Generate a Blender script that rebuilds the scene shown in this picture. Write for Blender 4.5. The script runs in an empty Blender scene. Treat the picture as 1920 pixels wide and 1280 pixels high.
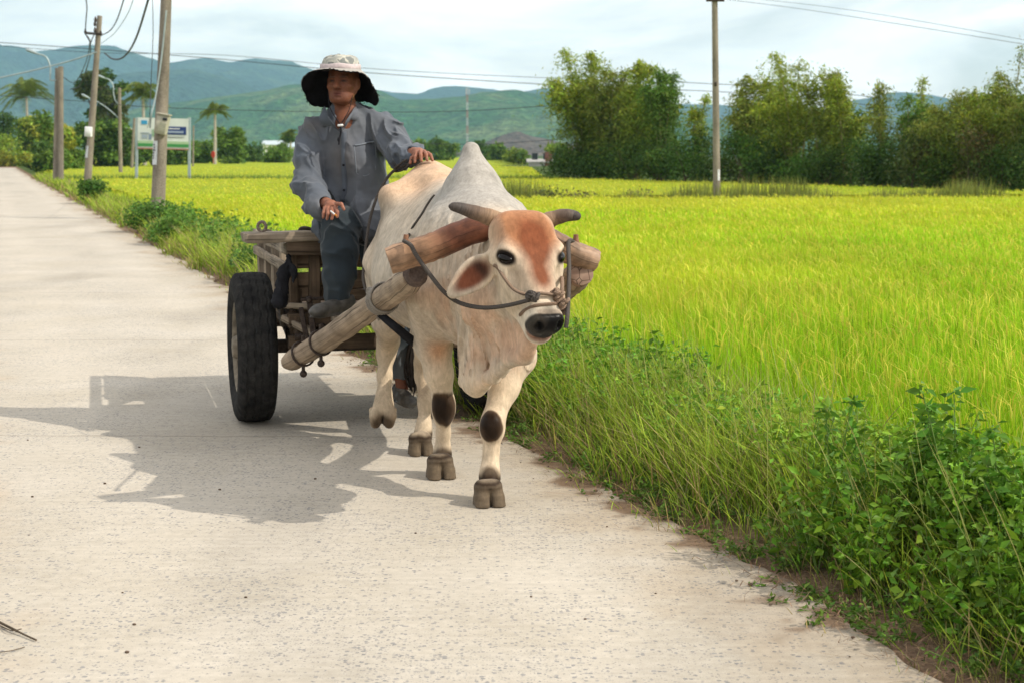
import bpy, math, random
import numpy as np
from mathutils import Vector, Matrix
rad = math.radians
rng = np.random.default_rng(7)
random.seed(7)
S = bpy.context.scene

# ------------------------------------------------------------------ camera
CAMH, FPX, HZ = 1.45, 2900.0, 290.0          # eye height, focal length in photo pixels, horizon row
PITCH = math.atan((640 - HZ) / FPX)
cam_d = bpy.data.cameras.new('camera'); cam = bpy.data.objects.new('camera', cam_d)
S.collection.objects.link(cam)
cam.location = (0, 0, CAMH)
cam.rotation_euler = (math.pi / 2 - PITCH, 0, 0)
cam_d.sensor_width = 36; cam_d.lens = 36 * FPX / 1920
cam_d.clip_start = 0.1; cam_d.clip_end = 30000
cam_d.dof.use_dof = True; cam_d.dof.focus_distance = 6.4; cam_d.dof.aperture_fstop = 6.3
S.camera = cam
S.render.resolution_x, S.render.resolution_y = 1024, 682

# ------------------------------------------------------------------ sun and sky
SUN = np.array([1.18, -0.36, 1.0]); SUN = SUN / np.linalg.norm(SUN)      # towards the sun
elev = math.asin(SUN[2]); azi = math.atan2(SUN[0], SUN[1])
sd = bpy.data.lights.new('sun', 'SUN'); sun = bpy.data.objects.new('sun', sd)
S.collection.objects.link(sun)
sd.energy = 4.1; sd.angle = rad(0.5); sd.color = (1.0, 0.925, 0.80)
sun.rotation_euler = Vector(SUN).to_track_quat('Z', 'Y').to_euler()
W = bpy.data.worlds.new('World'); S.world = W; W.use_nodes = True
nt = W.node_tree; nt.nodes.clear()
out = nt.nodes.new('ShaderNodeOutputWorld'); bg = nt.nodes.new('ShaderNodeBackground')
sky = nt.nodes.new('ShaderNodeTexSky'); sky.sky_type = 'NISHITA'; sky.sun_disc = False
sky.sun_elevation = elev; sky.sun_rotation = azi
sky.air_density = 1.0; sky.dust_density = 1.2; sky.ozone_density = 1.0
tc = nt.nodes.new('ShaderNodeTexCoord'); mp = nt.nodes.new('ShaderNodeMapping')
mp.inputs['Scale'].default_value = (2.4, 2.4, 9.0); mp.inputs['Location'].default_value = (0.3, 0.0, 0.55)
nz = nt.nodes.new('ShaderNodeTexNoise'); nz.inputs['Scale'].default_value = 2.1
nz.inputs['Detail'].default_value = 7; nz.inputs['Roughness'].default_value = 0.52; nz.inputs['Distortion'].default_value = 0.35
rp = nt.nodes.new('ShaderNodeValToRGB')
rp.color_ramp.elements[0].position = 0.38; rp.color_ramp.elements[0].color = (0.40, 0.40, 0.40, 1)
rp.color_ramp.elements[1].position = 0.60; rp.color_ramp.elements[1].color = (0.95, 0.95, 0.95, 1)
mx = nt.nodes.new('ShaderNodeMix'); mx.data_type = 'RGBA'
mx.inputs[7].default_value = (12.0, 11.7, 11.2, 1)
L = nt.links.new
L(tc.outputs['Generated'], mp.inputs['Vector']); L(mp.outputs['Vector'], nz.inputs['Vector'])
L(nz.outputs['Fac'], rp.inputs['Fac']); L(rp.outputs['Color'], mx.inputs[0])
L(sky.outputs['Color'], mx.inputs[6]); L(mx.outputs[2], bg.inputs['Color'])
bg.inputs['Strength'].default_value = 0.135; L(bg.outputs[0], out.inputs['Surface'])
S.view_settings.view_transform = 'Standard'; S.view_settings.look = 'None'
S.view_settings.exposure = -0.03; S.view_settings.gamma = 1.0
S.render.engine = 'CYCLES'
S.cycles.volume_bounces = 1; S.cycles.max_bounces = 8; S.cycles.transparent_max_bounces = 24

# ------------------------------------------------------------------ pixel <-> place
cp, sp = math.cos(PITCH), math.sin(PITCH)
def ray(px, py):
    x, y = px - 960.0, -(py - 640.0)
    return np.array([x, FPX * cp + y * sp, -FPX * sp + y * cp])
def P(px, py, Y):                              # the point at world depth Y seen at this pixel
    d = ray(px, py); return np.array([0, 0, CAMH]) + d * (Y / d[1])
def G(px, py, z=0.0):                          # the point at height z seen at this pixel
    d = ray(px, py); return np.array([0, 0, CAMH]) + d * ((z - CAMH) / d[2])

# ------------------------------------------------------------------ objects
def link(o): S.collection.objects.link(o); return o
def tag(o, label=None, cat=None, group=None, kind=None):
    if label: o['label'] = label
    if cat: o['category'] = cat
    if group: o['group'] = group
    if kind: o['kind'] = kind
    return o
def thing(name, loc, label, cat, group=None):
    o = link(bpy.data.objects.new(name, None)); o.location = Vector([float(c) for c in loc]); o.empty_display_size = 0.1
    return tag(o, label, cat, group)
def np_mesh(name, V, F, smooth=True, col=None, uv=None):
    """V (n,3); F list of face arrays (m,3)/(m,4); col (n,3) linear; uv (n,2) per vertex"""
    me = bpy.data.meshes.new(name)
    if not isinstance(F, (list, tuple)): F = [F]
    F = [np.asarray(f, dtype=np.int32) for f in F if len(f)]
    nl = sum(f.size for f in F); nf = sum(len(f) for f in F)
    V = np.asarray(V, dtype=np.float32)
    me.vertices.add(len(V)); me.vertices.foreach_set('co', V.ravel())
    me.loops.add(nl); me.polygons.add(nf)
    li = np.concatenate([f.ravel() for f in F]) if F else np.zeros(0, np.int32)
    me.loops.foreach_set('vertex_index', li)
    tot = np.concatenate([np.full(len(f), f.shape[1], np.int32) for f in F])
    st = np.concatenate([[0], np.cumsum(tot)[:-1]]).astype(np.int32)
    me.polygons.foreach_set('loop_start', st)
    me.polygons.foreach_set('loop_total', tot)
    me.polygons.foreach_set('use_smooth', np.full(nf, bool(smooth)))
    me.update(calc_edges=True)
    if col is not None:
        a = me.color_attributes.new('Col', 'FLOAT_COLOR', 'POINT')
        c4 = np.ones((len(V), 4), np.float32); c4[:, :3] = col
        a.data.foreach_set('color', c4.ravel())
    if uv is not None:
        u = me.uv_layers.new(name='UV')
        u.data.foreach_set('uv', np.asarray(uv, np.float32)[li].ravel())
    me.validate(verbose=False)
    return me
def put(name, me, m, parent=None):
    """link a mesh given in world coordinates, origin moved to its base (or kept at its thing's)"""
    o = bpy.data.objects.new(name, me); link(o)
    if m: me.materials.append(m)
    if parent is not None:
        o.parent = parent
        me.transform(Matrix.Translation(-parent_origin(parent)))
    else:
        n = len(me.vertices); co = np.zeros(n * 3, np.float32); me.vertices.foreach_get('co', co); co = co.reshape(-1, 3)
        c = (co.min(0) + co.max(0)) / 2; c[2] = co[:, 2].min()
        me.transform(Matrix.Translation(Vector([-float(v) for v in c]))); o.location = Vector([float(v) for v in c])
    return o
def parent_origin(p):
    v = Vector(p.location); q = p.parent
    while q is not None: v = v + Vector(q.location); q = q.parent
    return v

class MB:
    """collects tubes, beams and plates given in world coordinates"""
    def __init__(s): s.V, s.F4, s.F3, s.UV, s.n = [], [], [], [], 0
    def add(s, V, F4=None, F3=None, UV=None):
        V = np.asarray(V, float); s.V.append(V)
        s.UV.append(np.zeros((len(V), 2)) if UV is None else np.asarray(UV, float))
        if F4 is not None and len(F4): s.F4.append(np.asarray(F4) + s.n)
        if F3 is not None and len(F3): s.F3.append(np.asarray(F3) + s.n)
        s.n += len(V)
    def sweep(s, pts, prof, scale=None, up=(0, 0, 1), caps=True, jit=0.0):
        """prof (k,2) cross-section swept along pts; scale per point"""
        pts = np.asarray(pts, float); n = len(pts); prof = np.asarray(prof, float); k = len(prof)
        sc = np.ones((n, 2)) if scale is None else np.asarray(scale, float)
        if sc.ndim == 1: sc = np.stack([sc, sc], 1)
        T = np.gradient(pts, axis=0); T /= np.linalg.norm(T, axis=1)[:, None] + 1e-12
        up = np.asarray(up, float)
        if abs(T[0] @ up) > 0.97: up = np.array([0, 1.0, 0]) if abs(T[0][1]) < 0.9 else np.array([1.0, 0, 0])
        A = np.cross(T[0], up); A /= np.linalg.norm(A)
        rows, uvs, Ld = [], [], 0.0
        for i in range(n):
            A = A - T[i] * (A @ T[i]); A /= np.linalg.norm(A); B = np.cross(A, T[i])
            if i: Ld += np.linalg.norm(pts[i] - pts[i - 1])
            r = pts[i] + (prof[:, :1] * sc[i, 0]) * A + (prof[:, 1:] * sc[i, 1]) * B
            if jit: r = r + rng.normal(0, jit, r.shape)
            rows.append(r); uvs.append(np.stack([np.full(k, Ld), np.arange(k) / k * 0.25], 1))
        V = np.concatenate(rows); UV = np.concatenate(uvs)
        i, j = np.meshgrid(np.arange(n - 1), np.arange(k), indexing='ij'); j2 = (j + 1) % k
        F = np.stack([i * k + j, i * k + j2, (i + 1) * k + j2, (i + 1) * k + j], -1).reshape(-1, 4)
        F3 = None
        if caps:
            V = np.concatenate([V, [pts[0]], [pts[-1]]]); UV = np.concatenate([UV, [[0, .5]], [[Ld, .5]]])
            a = np.arange(k); b = (a + 1) % k
            F3 = np.concatenate([np.stack([np.full(k, n * k), b, a], 1),
                                 np.stack([np.full(k, n * k + 1), (n - 1) * k + a, (n - 1) * k + b], 1)])
        s.add(V, F, F3, UV)
    def tube(s, pts, r, seg=10, caps=True, jit=0.0):
        a = np.linspace(0, 2 * np.pi, seg, endpoint=False)
        pts = np.asarray(pts, float); r = np.full(len(pts), r, float) if np.isscalar(r) else np.asarray(r, float)
        s.sweep(pts, np.stack([np.cos(a), np.sin(a)], 1), r, caps=caps, jit=jit)
    def beam(s, a, b, w, h, up=(0, 0, 1), ch=0.006, n=2, jit=0.0):
        """chamfered board from a to b, w wide, h high (h along up)"""
        x, y = w / 2, h / 2; c = min(ch, x * .6, y * .6)
        prof = [(x - c, -y), (x, -y + c), (x, y - c), (x - c, y), (-x + c, y), (-x, y - c), (-x, -y + c), (-x + c, -y)]
        a, b = np.asarray(a, float), np.asarray(b, float); L_ = np.linalg.norm(b - a); e = min(ch, L_ * .2) / L_
        ts = np.concatenate([[0, e], np.linspace(e, 1 - e, n)[1:-1], [1 - e, 1]])
        k = 1 - c / max(x, y); sc = np.ones(len(ts)); sc[0] = sc[-1] = max(0.7, k)
        s.sweep([a + (b - a) * t for t in ts], prof, sc, up=up, jit=jit)
    def box(s, c, size, rz=0.0, ch=0.006):
        c = np.asarray(c, float); d = np.array([math.cos(rz), math.sin(rz), 0])
        s.beam(c - d * size[0] / 2, c + d * size[0] / 2, size[1], size[2], ch=ch)
    def ball(s, c, r, seg=12, rings=8, R=None):
        r = np.array([r, r, r], float) if np.isscalar(r) else np.asarray(r, float)
        th = np.linspace(0, np.pi, rings + 1)[1:-1]; ph = np.linspace(0, 2 * np.pi, seg, endpoint=False)
        V = [[np.sin(t) * np.cos(p), np.sin(t) * np.sin(p), np.cos(t)] for t in th for p in ph] + [[0, 0, 1], [0, 0, -1]]
        V = np.array(V) * r
        if R is not None: V = V @ np.asarray(R).T
        F, F3 = [], []
        for i in range(rings - 2):
            for j in range(seg):
                j2 = (j + 1) % seg; F.append((i * seg + j, (i + 1) * seg + j, (i + 1) * seg + j2, i * seg + j2))
        N = (rings - 1) * seg
        for j in range(seg):
            j2 = (j + 1) % seg; F3.append((N, j, j2)); F3.append((N + 1, (rings - 2) * seg + j2, (rings - 2) * seg + j))
        s.add(V + np.asarray(c, float), F, F3, V[:, :2])
    def mesh(s, name, smooth=True):
        V = np.concatenate(s.V); F = []
        if s.F4: F.append(np.concatenate(s.F4))
        if s.F3: F.append(np.concatenate(s.F3))
        return np_mesh(name, V, F, smooth, uv=np.concatenate(s.UV))
    def build(s, name, m, parent=None, smooth=True, sharp=40):
        me = s.mesh(name, smooth)
        if smooth and sharp: me.set_sharp_from_angle(angle=rad(sharp))
        return put(name, me, m, parent)

def spline(pts, n=24):
    """Catmull-Rom through pts"""
    p = np.asarray(pts, float); p = np.concatenate([[2 * p[0] - p[1]], p, [2 * p[-1] - p[-2]]])
    m = len(p) - 3; o = []
    for t in np.linspace(0, m - 1e-6, n):
        i = int(t); u = t - i; a, b, c, d = p[i], p[i + 1], p[i + 2], p[i + 3]
        o.append(0.5 * ((2 * b) + (c - a) * u + (2 * a - 5 * b + 4 * c - d) * u * u + (3 * b - a - 3 * c + d) * u ** 3))
    return np.array(o)

# ------------------------------------------------------------------ value noise in numpy
def hash3(i, j, k, seed=0):
    h = (i * 73856093) ^ (j * 19349663) ^ (k * 83492791) ^ (seed * 2654435761)
    h = (h ^ (h >> 13)) * 1274126177; h = h & 0x7fffffff
    return (h & 0xffff) / 65535.0
def vnoise(p, seed=0):
    p = np.asarray(p, float); f = np.floor(p).astype(np.int64); t = p - f; t = t * t * (3 - 2 * t)
    x, y, z = f[..., 0], f[..., 1], f[..., 2]; r = 0
    for a in (0, 1):
        for b in (0, 1):
            for c in (0, 1):
                w = (t[..., 0] if a else 1 - t[..., 0]) * (t[..., 1] if b else 1 - t[..., 1]) * (t[..., 2] if c else 1 - t[..., 2])
                r = r + w * hash3(x + a, y + b, z + c, seed)
    return r
def fbm(p, oct=4, seed=0):
    r, a, s = 0, 0.5, 1.0
    for o in range(oct): r = r + a * vnoise(np.asarray(p) * s, seed + o); a *= .5; s *= 2.03
    return r / (1 - .5 ** oct)

# ------------------------------------------------------------------ distance-field modelling (continuous bodies)
class SDF:
    def __init__(s, lo, hi, h):
        s.lo = np.array(lo, float); s.h = h; s.n = np.ceil((np.array(hi) - s.lo) / h).astype(int) + 1
        s.D = np.full(s.n, 9.0, np.float32)
    def _sub(s, lo, hi):
        a = np.clip(np.floor((np.asarray(lo) - s.lo) / s.h).astype(int), 0, s.n)
        b = np.clip(np.ceil((np.asarray(hi) - s.lo) / s.h).astype(int) + 1, 0, s.n)
        if (b <= a).any(): return None
        sl = tuple(slice(i, j) for i, j in zip(a, b))
        ax = [(s.lo[i] + s.h * np.arange(a[i], b[i])).astype(np.float32) for i in range(3)]
        return sl, ax[0][:, None, None], ax[1][None, :, None], ax[2][None, None, :]
    def _mix(s, sl, d, k, op):
        D = s.D[sl]
        if op == 'u':
            if k <= 0: s.D[sl] = np.minimum(D, d)
            else:
                h = np.maximum(k - np.abs(D - d), 0) / k; s.D[sl] = np.minimum(D, d) - h * h * k * 0.25
        else:                                   # subtract
            d = -d
            h = np.maximum(k - np.abs(D - d), 0) / max(k, 1e-6); s.D[sl] = np.maximum(D, d) + h * h * k * 0.25
    def cone(s, a, b, ra, rb, k=0.03, op='u'):
        a, b = np.asarray(a, float), np.asarray(b, float); m = max(ra, rb) + k + 4 * s.h
        q = s._sub(np.minimum(a, b) - m, np.maximum(a, b) + m)
        if q is None: return
        sl, X, Y, Z = q; ab = b - a; L2 = float(ab @ ab) + 1e-12
        px, py, pz = X - a[0], Y - a[1], Z - a[2]
        t = np.clip((px * ab[0] + py * ab[1] + pz * ab[2]) / L2, 0, 1)
        d = np.sqrt((px - t * ab[0]) ** 2 + (py - t * ab[1]) ** 2 + (pz - t * ab[2]) ** 2) - (ra + (rb - ra) * t)
        s._mix(sl, d.astype(np.float32), k, op)
    def chain(s, pts, rs, k=0.03, op='u'):
        for i in range(len(pts) - 1): s.cone(pts[i], pts[i + 1], rs[i], rs[i + 1], k, op)
    def ell(s, c, r, R=None, k=0.03, op='u'):
        c = np.asarray(c, float); r = np.asarray(r, float); R = np.eye(3) if R is None else np.asarray(R, float)   # columns = axes
        ext = np.sqrt(((R * r) ** 2).sum(1)) + k + 4 * s.h
        q = s._sub(c - ext, c + ext)
        if q is None: return
        sl, X, Y, Z = q; x, y, z = X - c[0], Y - c[1], Z - c[2]
        u = x * R[0, 0] + y * R[1, 0] + z * R[2, 0]; v = x * R[0, 1] + y * R[1, 1] + z * R[2, 1]; w = x * R[0, 2] + y * R[1, 2] + z * R[2, 2]
        k0 = np.sqrt((u / r[0]) ** 2 + (v / r[1]) ** 2 + (w / r[2]) ** 2); k1 = np.sqrt((u / r[0] ** 2) ** 2 + (v / r[1] ** 2) ** 2 + (w / r[2] ** 2) ** 2) + 1e-6
        s._mix(sl, (k0 * (k0 - 1) / k1).astype(np.float32), k, op)
    def field(s, lo, hi, fn):
        q = s._sub(lo, hi)
        if q is None: return
        sl, X, Y, Z = q; s.D[sl] = fn(s.D[sl], X, Y, Z).astype(np.float32)
    def extract(s, smooth=1):
        D = s.D; sg = D < 0; n = s.n
        cnt = np.zeros(n - 1, np.int8)
        for a in (0, 1):
            for b in (0, 1):
                for c in (0, 1): cnt += sg[a:n[0] - 1 + a, b:n[1] - 1 + b, c:n[2] - 1 + c]
        act = (cnt > 0) & (cnt < 8); I = np.argwhere(act); idx = np.full(n - 1, -1, np.int32); idx[act] = np.arange(len(I))
        acc = np.zeros((len(I), 3)); w = np.zeros(len(I))
        cor = [(a, b, c) for a in (0, 1) for b in (0, 1) for c in (0, 1)]
        val = {q: D[I[:, 0] + q[0], I[:, 1] + q[1], I[:, 2] + q[2]] for q in cor}
        for q in cor:
            for ax in range(3):
                if q[ax]: continue
                r = list(q); r[ax] = 1; r = tuple(r); A, B = val[q], val[r]; m = (A < 0) != (B < 0)
                t = np.where(m, A / np.where(m, A - B, 1), 0)
                p = np.array(q, float)[None, :].repeat(len(I), 0); p[:, ax] += t
                acc += p * m[:, None]; w += m
        V = (I + acc / w[:, None]) * s.h + s.lo
        F = []
        for ax in range(3):
            o1, o2 = (ax + 1) % 3, (ax + 2) % 3
            s0 = [slice(None)] * 3; s1 = [slice(None)] * 3; s0[ax] = slice(0, n[ax] - 1); s1[ax] = slice(1, n[ax])
            ch = sg[tuple(s0)] != sg[tuple(s1)]
            E = np.argwhere(ch); E = E[(E[:, o1] > 0) & (E[:, o2] > 0) & (E[:, o1] < n[o1] - 1) & (E[:, o2] < n[o2] - 1)]
            inside = sg[E[:, 0], E[:, 1], E[:, 2]]
            def cell(d1, d2):
                q = E.copy(); q[:, o1] -= d1; q[:, o2] -= d2; return idx[q[:, 0], q[:, 1], q[:, 2]]
            f = np.stack([cell(1, 1), cell(0, 1), cell(0, 0), cell(1, 0)], 1)
            f[~inside] = f[~inside][:, ::-1]; F.append(f)
        F = np.concatenate(F)
        F = F[(F >= 0).all(1)]
        # keep the largest pieces only (drop crumbs)
        e = np.concatenate([F[:, [0, 1]], F[:, [1, 2]], F[:, [2, 3]], F[:, [3, 0]]])
        for _ in range(smooth):
            deg = np.bincount(e.ravel(), minlength=len(V)); m = np.zeros_like(V)
            for c in range(3):
                m[:, c] = np.bincount(e[:, 0], V[e[:, 1], c], len(V)) + np.bincount(e[:, 1], V[e[:, 0], c], len(V))
            V = V * 0.4 + 0.6 * m / np.maximum(deg, 1)[:, None]
        return V, F
def sm01(x, a, b):
    t = np.clip((x - a) / (b - a), 0, 1); return t * t * (3 - 2 * t)
def mixc(c, k, m):
    return c * (1 - m[:, None]) + np.asarray(k, float)[None, :] * m[:, None]
# ------------------------------------------------------------------ materials (procedural)
class NM:
    def __init__(s, name, rough=0.8, spec=0.3):
        s.m = bpy.data.materials.new(name); s.m.use_nodes = True; s.t = s.m.node_tree; s.t.nodes.clear()
        s.o = s.t.nodes.new('ShaderNodeOutputMaterial'); s.b = s.t.nodes.new('ShaderNodeBsdfPrincipled')
        s.b.inputs['Roughness'].default_value = rough; s.b.inputs['Specular IOR Level'].default_value = spec * .6
        s.t.links.new(s.b.outputs[0], s.o.inputs['Surface'])
    def n(s, t, **kw):
        q = s.t.nodes.new(t)
        for k, v in kw.items():
            if hasattr(q, k) and k not in q.inputs: setattr(q, k, v)
        return q
    def l(s, a, b): s.t.links.new(a, b)
    def coord(s, kind='Object', scale=(1, 1, 1)):
        c = s.t.nodes.new('ShaderNodeTexCoord'); m = s.t.nodes.new('ShaderNodeMapping'); m.inputs['Scale'].default_value = scale
        s.l(c.outputs[kind], m.inputs['Vector']); return m.outputs[0]
    def worldpos(s, scale=(1, 1, 1)):
        c = s.t.nodes.new('ShaderNodeNewGeometry'); m = s.t.nodes.new('ShaderNodeMapping'); m.inputs['Scale'].default_value = scale
        s.l(c.outputs['Position'], m.inputs['Vector']); return m.outputs[0]
    def noise(s, vec, scale, detail=4, rough=0.55, dist=0.0):
        q = s.t.nodes.new('ShaderNodeTexNoise'); q.inputs['Scale'].default_value = scale; q.inputs['Detail'].default_value = detail
        q.inputs['Roughness'].default_value = rough; q.inputs['Distortion'].default_value = dist; s.l(vec, q.inputs['Vector']); return q.outputs['Fac']
    def voro(s, vec, scale, feature='F1', out='Distance', rnd=1.0):
        q = s.t.nodes.new('ShaderNodeTexVoronoi'); q.feature = feature; q.inputs['Scale'].default_value = scale
        q.inputs['Randomness'].default_value = rnd; s.l(vec, q.inputs['Vector']); return q.outputs[out]
    def ramp(s, fac, stops):
        q = s.t.nodes.new('ShaderNodeValToRGB'); cr = q.color_ramp
        while len(cr.elements) < len(stops): cr.elements.new(0.5)
        for e, (p, c) in zip(cr.elements, stops):
            e.position = p; e.color = (c, c, c, 1) if np.isscalar(c) else (*c, 1)
        s.l(fac, q.inputs['Fac']); return q.outputs['Color']
    def mix(s, fac, a, b, mode='MIX'):
        q = s.t.nodes.new('ShaderNodeMix'); q.data_type = 'RGBA'; q.blend_type = mode
        for i, v in ((0, fac), (6, a), (7, b)):
            if hasattr(v, 'is_output') or hasattr(v, 'links'): s.l(v, q.inputs[i])
            elif np.isscalar(v): q.inputs[i].default_value = v if i == 0 else (v, v, v, 1)
            else: q.inputs[i].default_value = (*v, 1)
        return q.outputs[2]
    def math(s, op, a, b=None, c=None):
        q = s.t.nodes.new('ShaderNodeMath'); q.operation = op
        for i, v in enumerate((a, b, c)):
            if v is None: continue
            if np.isscalar(v): q.inputs[i].default_value = v
            else: s.l(v, q.inputs[i])
        return q.outputs[0]
    def attr(s, name='Col'):
        q = s.t.nodes.new('ShaderNodeVertexColor'); q.layer_name = name; return q.outputs['Color']
    def color(s, c):
        if hasattr(c, 'links'): s.l(c, s.b.inputs['Base Color'])
        else: s.b.inputs['Base Color'].default_value = (*c, 1)
        return s
    def bump(s, h, strength=0.3, dist=0.01):
        q = s.t.nodes.new('ShaderNodeBump'); q.inputs['Strength'].default_value = strength; q.inputs['Distance'].default_value = dist
        s.l(h, q.inputs['Height']); s.l(q.outputs[0], s.b.inputs['Normal']); return s
def simple(name, col, rough=0.7, spec=0.3, nscale=30, var=0.25, metal=0.0, bump=0.0):
    q = NM(name, rough, spec); v = q.worldpos(); f = q.noise(v, nscale, 5)
    c = np.array(col, float)
    q.color(q.ramp(f, [(0.3, tuple(np.clip(c * (1 - var), 0, 1))), (0.7, tuple(np.clip(c * (1 + var), 0, 1)))]))
    q.b.inputs['Metallic'].default_value = metal
    if bump: q.bump(f, bump)
    return q.m
def leafmat(name, c1, c2, scale=3.0, trans=0.35, usecol=False, rough=0.55):
    q = NM(name, rough, 0.25)
    if usecol:
        base = q.attr()
        f = q.noise(q.worldpos(), scale, 3); base = q.mix(1.0, base, q.ramp(f, [(0.25, 0.75), (0.75, 1.2)]), 'MULTIPLY')
    else:
        f = q.noise(q.worldpos(), scale, 4); base = q.ramp(f, [(0.3, c1), (0.7, c2)])
    q.color(base)
    tr = q.t.nodes.new('ShaderNodeBsdfTranslucent'); ms = q.t.nodes.new('ShaderNodeMixShader'); ms.inputs[0].default_value = trans
    q.l(base, tr.inputs['Color']); q.l(q.b.outputs[0], ms.inputs[1]); q.l(tr.outputs[0], ms.inputs[2]); q.l(ms.outputs[0], q.o.inputs['Surface'])
    return q.m
def wood(name, c1, c2, crack=True, sc=1.0, rough=0.8, spec=0.2):
    q = NM(name, rough, spec); v = q.coord('UV', (2.0 * sc, 60 * sc, 1)); g = q.coord('Object')
    f = q.noise(v, 1.0, 5, 0.6, 0.6); h = q.noise(g, 9, 4)
    col = q.mix(1.0, q.ramp(f, [(0.28, c1), (0.72, c2)]), q.ramp(h, [(0.3, 0.62), (0.7, 1.25)]), 'MULTIPLY')
    cr = q.noise(q.coord('UV', (1.4 * sc, 150 * sc, 1)), 1.0, 2, 0.4, 0.3)
    ck = q.ramp(cr, [(0.33, 0.25), (0.40, 1.0)])
    col = q.mix(0.85 if crack else 0.3, col, q.mix(1.0, col, ck, 'MULTIPLY'))
    q.color(col); q.bump(q.mix(0.5, f, ck), 0.5, 0.006); return q.m
def ropemat(name, c1, c2, pitch=140):
    q = NM(name, 0.9, 0.1); c = q.coord('UV', (pitch, 12, 1))
    w = q.t.nodes.new('ShaderNodeTexWave'); w.wave_type = 'BANDS'; w.bands_direction = 'DIAGONAL'; w.inputs['Scale'].default_value = 1.0
    w.inputs['Distortion'].default_value = 0.6; q.l(c, w.inputs['Vector'])
    q.color(q.ramp(w.outputs['Fac'], [(0.1, c1), (0.7, c2)])); q.bump(w.outputs['Fac'], 0.8, 0.003); return q.m
M = {}
M['wood_grey'] = wood('weathered_grey_wood', (0.16, 0.125, 0.09), (0.40, 0.33, 0.25))
M['wood_dark'] = wood('dark_cart_wood', (0.045, 0.032, 0.022), (0.15, 0.105, 0.07))
M['wood_shaft'] = wood('shaft_wood', (0.20, 0.145, 0.10), (0.44, 0.35, 0.26))
M['wood_yoke'] = wood('yoke_wood', (0.15, 0.060, 0.032), (0.36, 0.19, 0.11), rough=0.45, spec=0.4, crack=False)
M['wood_end'] = wood('sawn_wood_end', (0.22, 0.14, 0.09), (0.42, 0.30, 0.20))
M['rope_dark'] = ropemat('dark_rope', (0.035, 0.03, 0.028), (0.16, 0.14, 0.125))
M['rope_tan'] = ropemat('tan_rope', (0.14, 0.09, 0.06), (0.42, 0.30, 0.22))
M['rope_grey'] = ropemat('grey_rope', (0.16, 0.14, 0.12), (0.45, 0.41, 0.36))
M['iron'] = simple('rusty_iron', (0.055, 0.04, 0.033), 0.6, 0.5, 60, 0.5, 0.5, 0.3)
M['black'] = simple('black_cloth', (0.015, 0.015, 0.018), 0.9, 0.2, 20, 0.4)
M['wire'] = simple('cable_black', (0.05, 0.055, 0.06), 0.6)
M['galv'] = simple('galvanised_steel', (0.35, 0.42, 0.43), 0.5, 0.5, 6, 0.15, 0.3)
M['concrete_pole'] = None
def concrete_pole():
    q = NM('pole_concrete', 0.9, 0.15); v = q.worldpos((1, 1, 0.35)); f = q.noise(v, 4, 6, 0.6); g = q.noise(q.worldpos(), 40, 3)
    h = q.noise(q.worldpos((1, 1, .2)), 1.5, 3)
    c = q.ramp(f, [(0.3, (0.13, 0.11, 0.085)), (0.7, (0.31, 0.27, 0.215))])
    c = q.mix(1.0, c, q.ramp(h, [(0.3, 0.75), (0.7, 1.15)]), 'MULTIPLY')
    q.color(q.mix(0.3, c, q.ramp(g, [(0.4, (0.12, .1, .08)), (0.6, (0.4, 0.36, 0.3))]))); q.bump(g, 0.3, 0.01); return q.m
M['concrete_pole'] = concrete_pole()
M['paper'] = simple('white_paper', (0.62, 0.64, 0.66), 0.9)
M['ink'] = simple('dark_ink', (0.06, 0.06, 0.07), 0.9)
M['meter'] = simple('meter_plastic', (0.40, 0.38, 0.30), 0.6, 0.4, 10, 0.15)
M['glassdark'] = simple('dark_glass', (0.02, 0.025, 0.03), 0.15, 0.6)
M['white_paint'] = simple('white_paint', (0.72, 0.73, 0.72), 0.7, 0.3, 4, 0.12)
M['roof_grey'] = simple('grey_tile_roof', (0.36, 0.35, 0.33), 0.85, 0.2, 3, 0.3)
M['wall_grey'] = simple('pale_plaster', (0.42, 0.41, 0.38), 0.9, 0.2, 1.5, 0.2)
M['red'] = simple('red_sheet', (0.55, 0.05, 0.03), 0.7)
M['bark'] = simple('bark', (0.11, 0.085, 0.06), 0.95, 0.1, 8, 0.4, 0, 0.5)
M['bark_pale'] = simple('pale_palm_bark', (0.36, 0.33, 0.28), 0.95, 0.1, 6, 0.3)
M['culm'] = simple('bamboo_culm', (0.24, 0.22, 0.10), 0.7, 0.3, 3, 0.35)

M['wood_mid'] = wood('brown_cart_board', (0.10, 0.066, 0.042), (0.27, 0.19, 0.125))
M['end_dark'] = simple('dark_pole_end', (0.10, 0.075, 0.065), 0.8, 0.2, 60, 0.4, 0, 0.4)
M['iron_pale'] = simple('worn_iron', (0.22, 0.17, 0.14), 0.6, 0.5, 80, 0.4, 0.4, 0.4)
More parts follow.
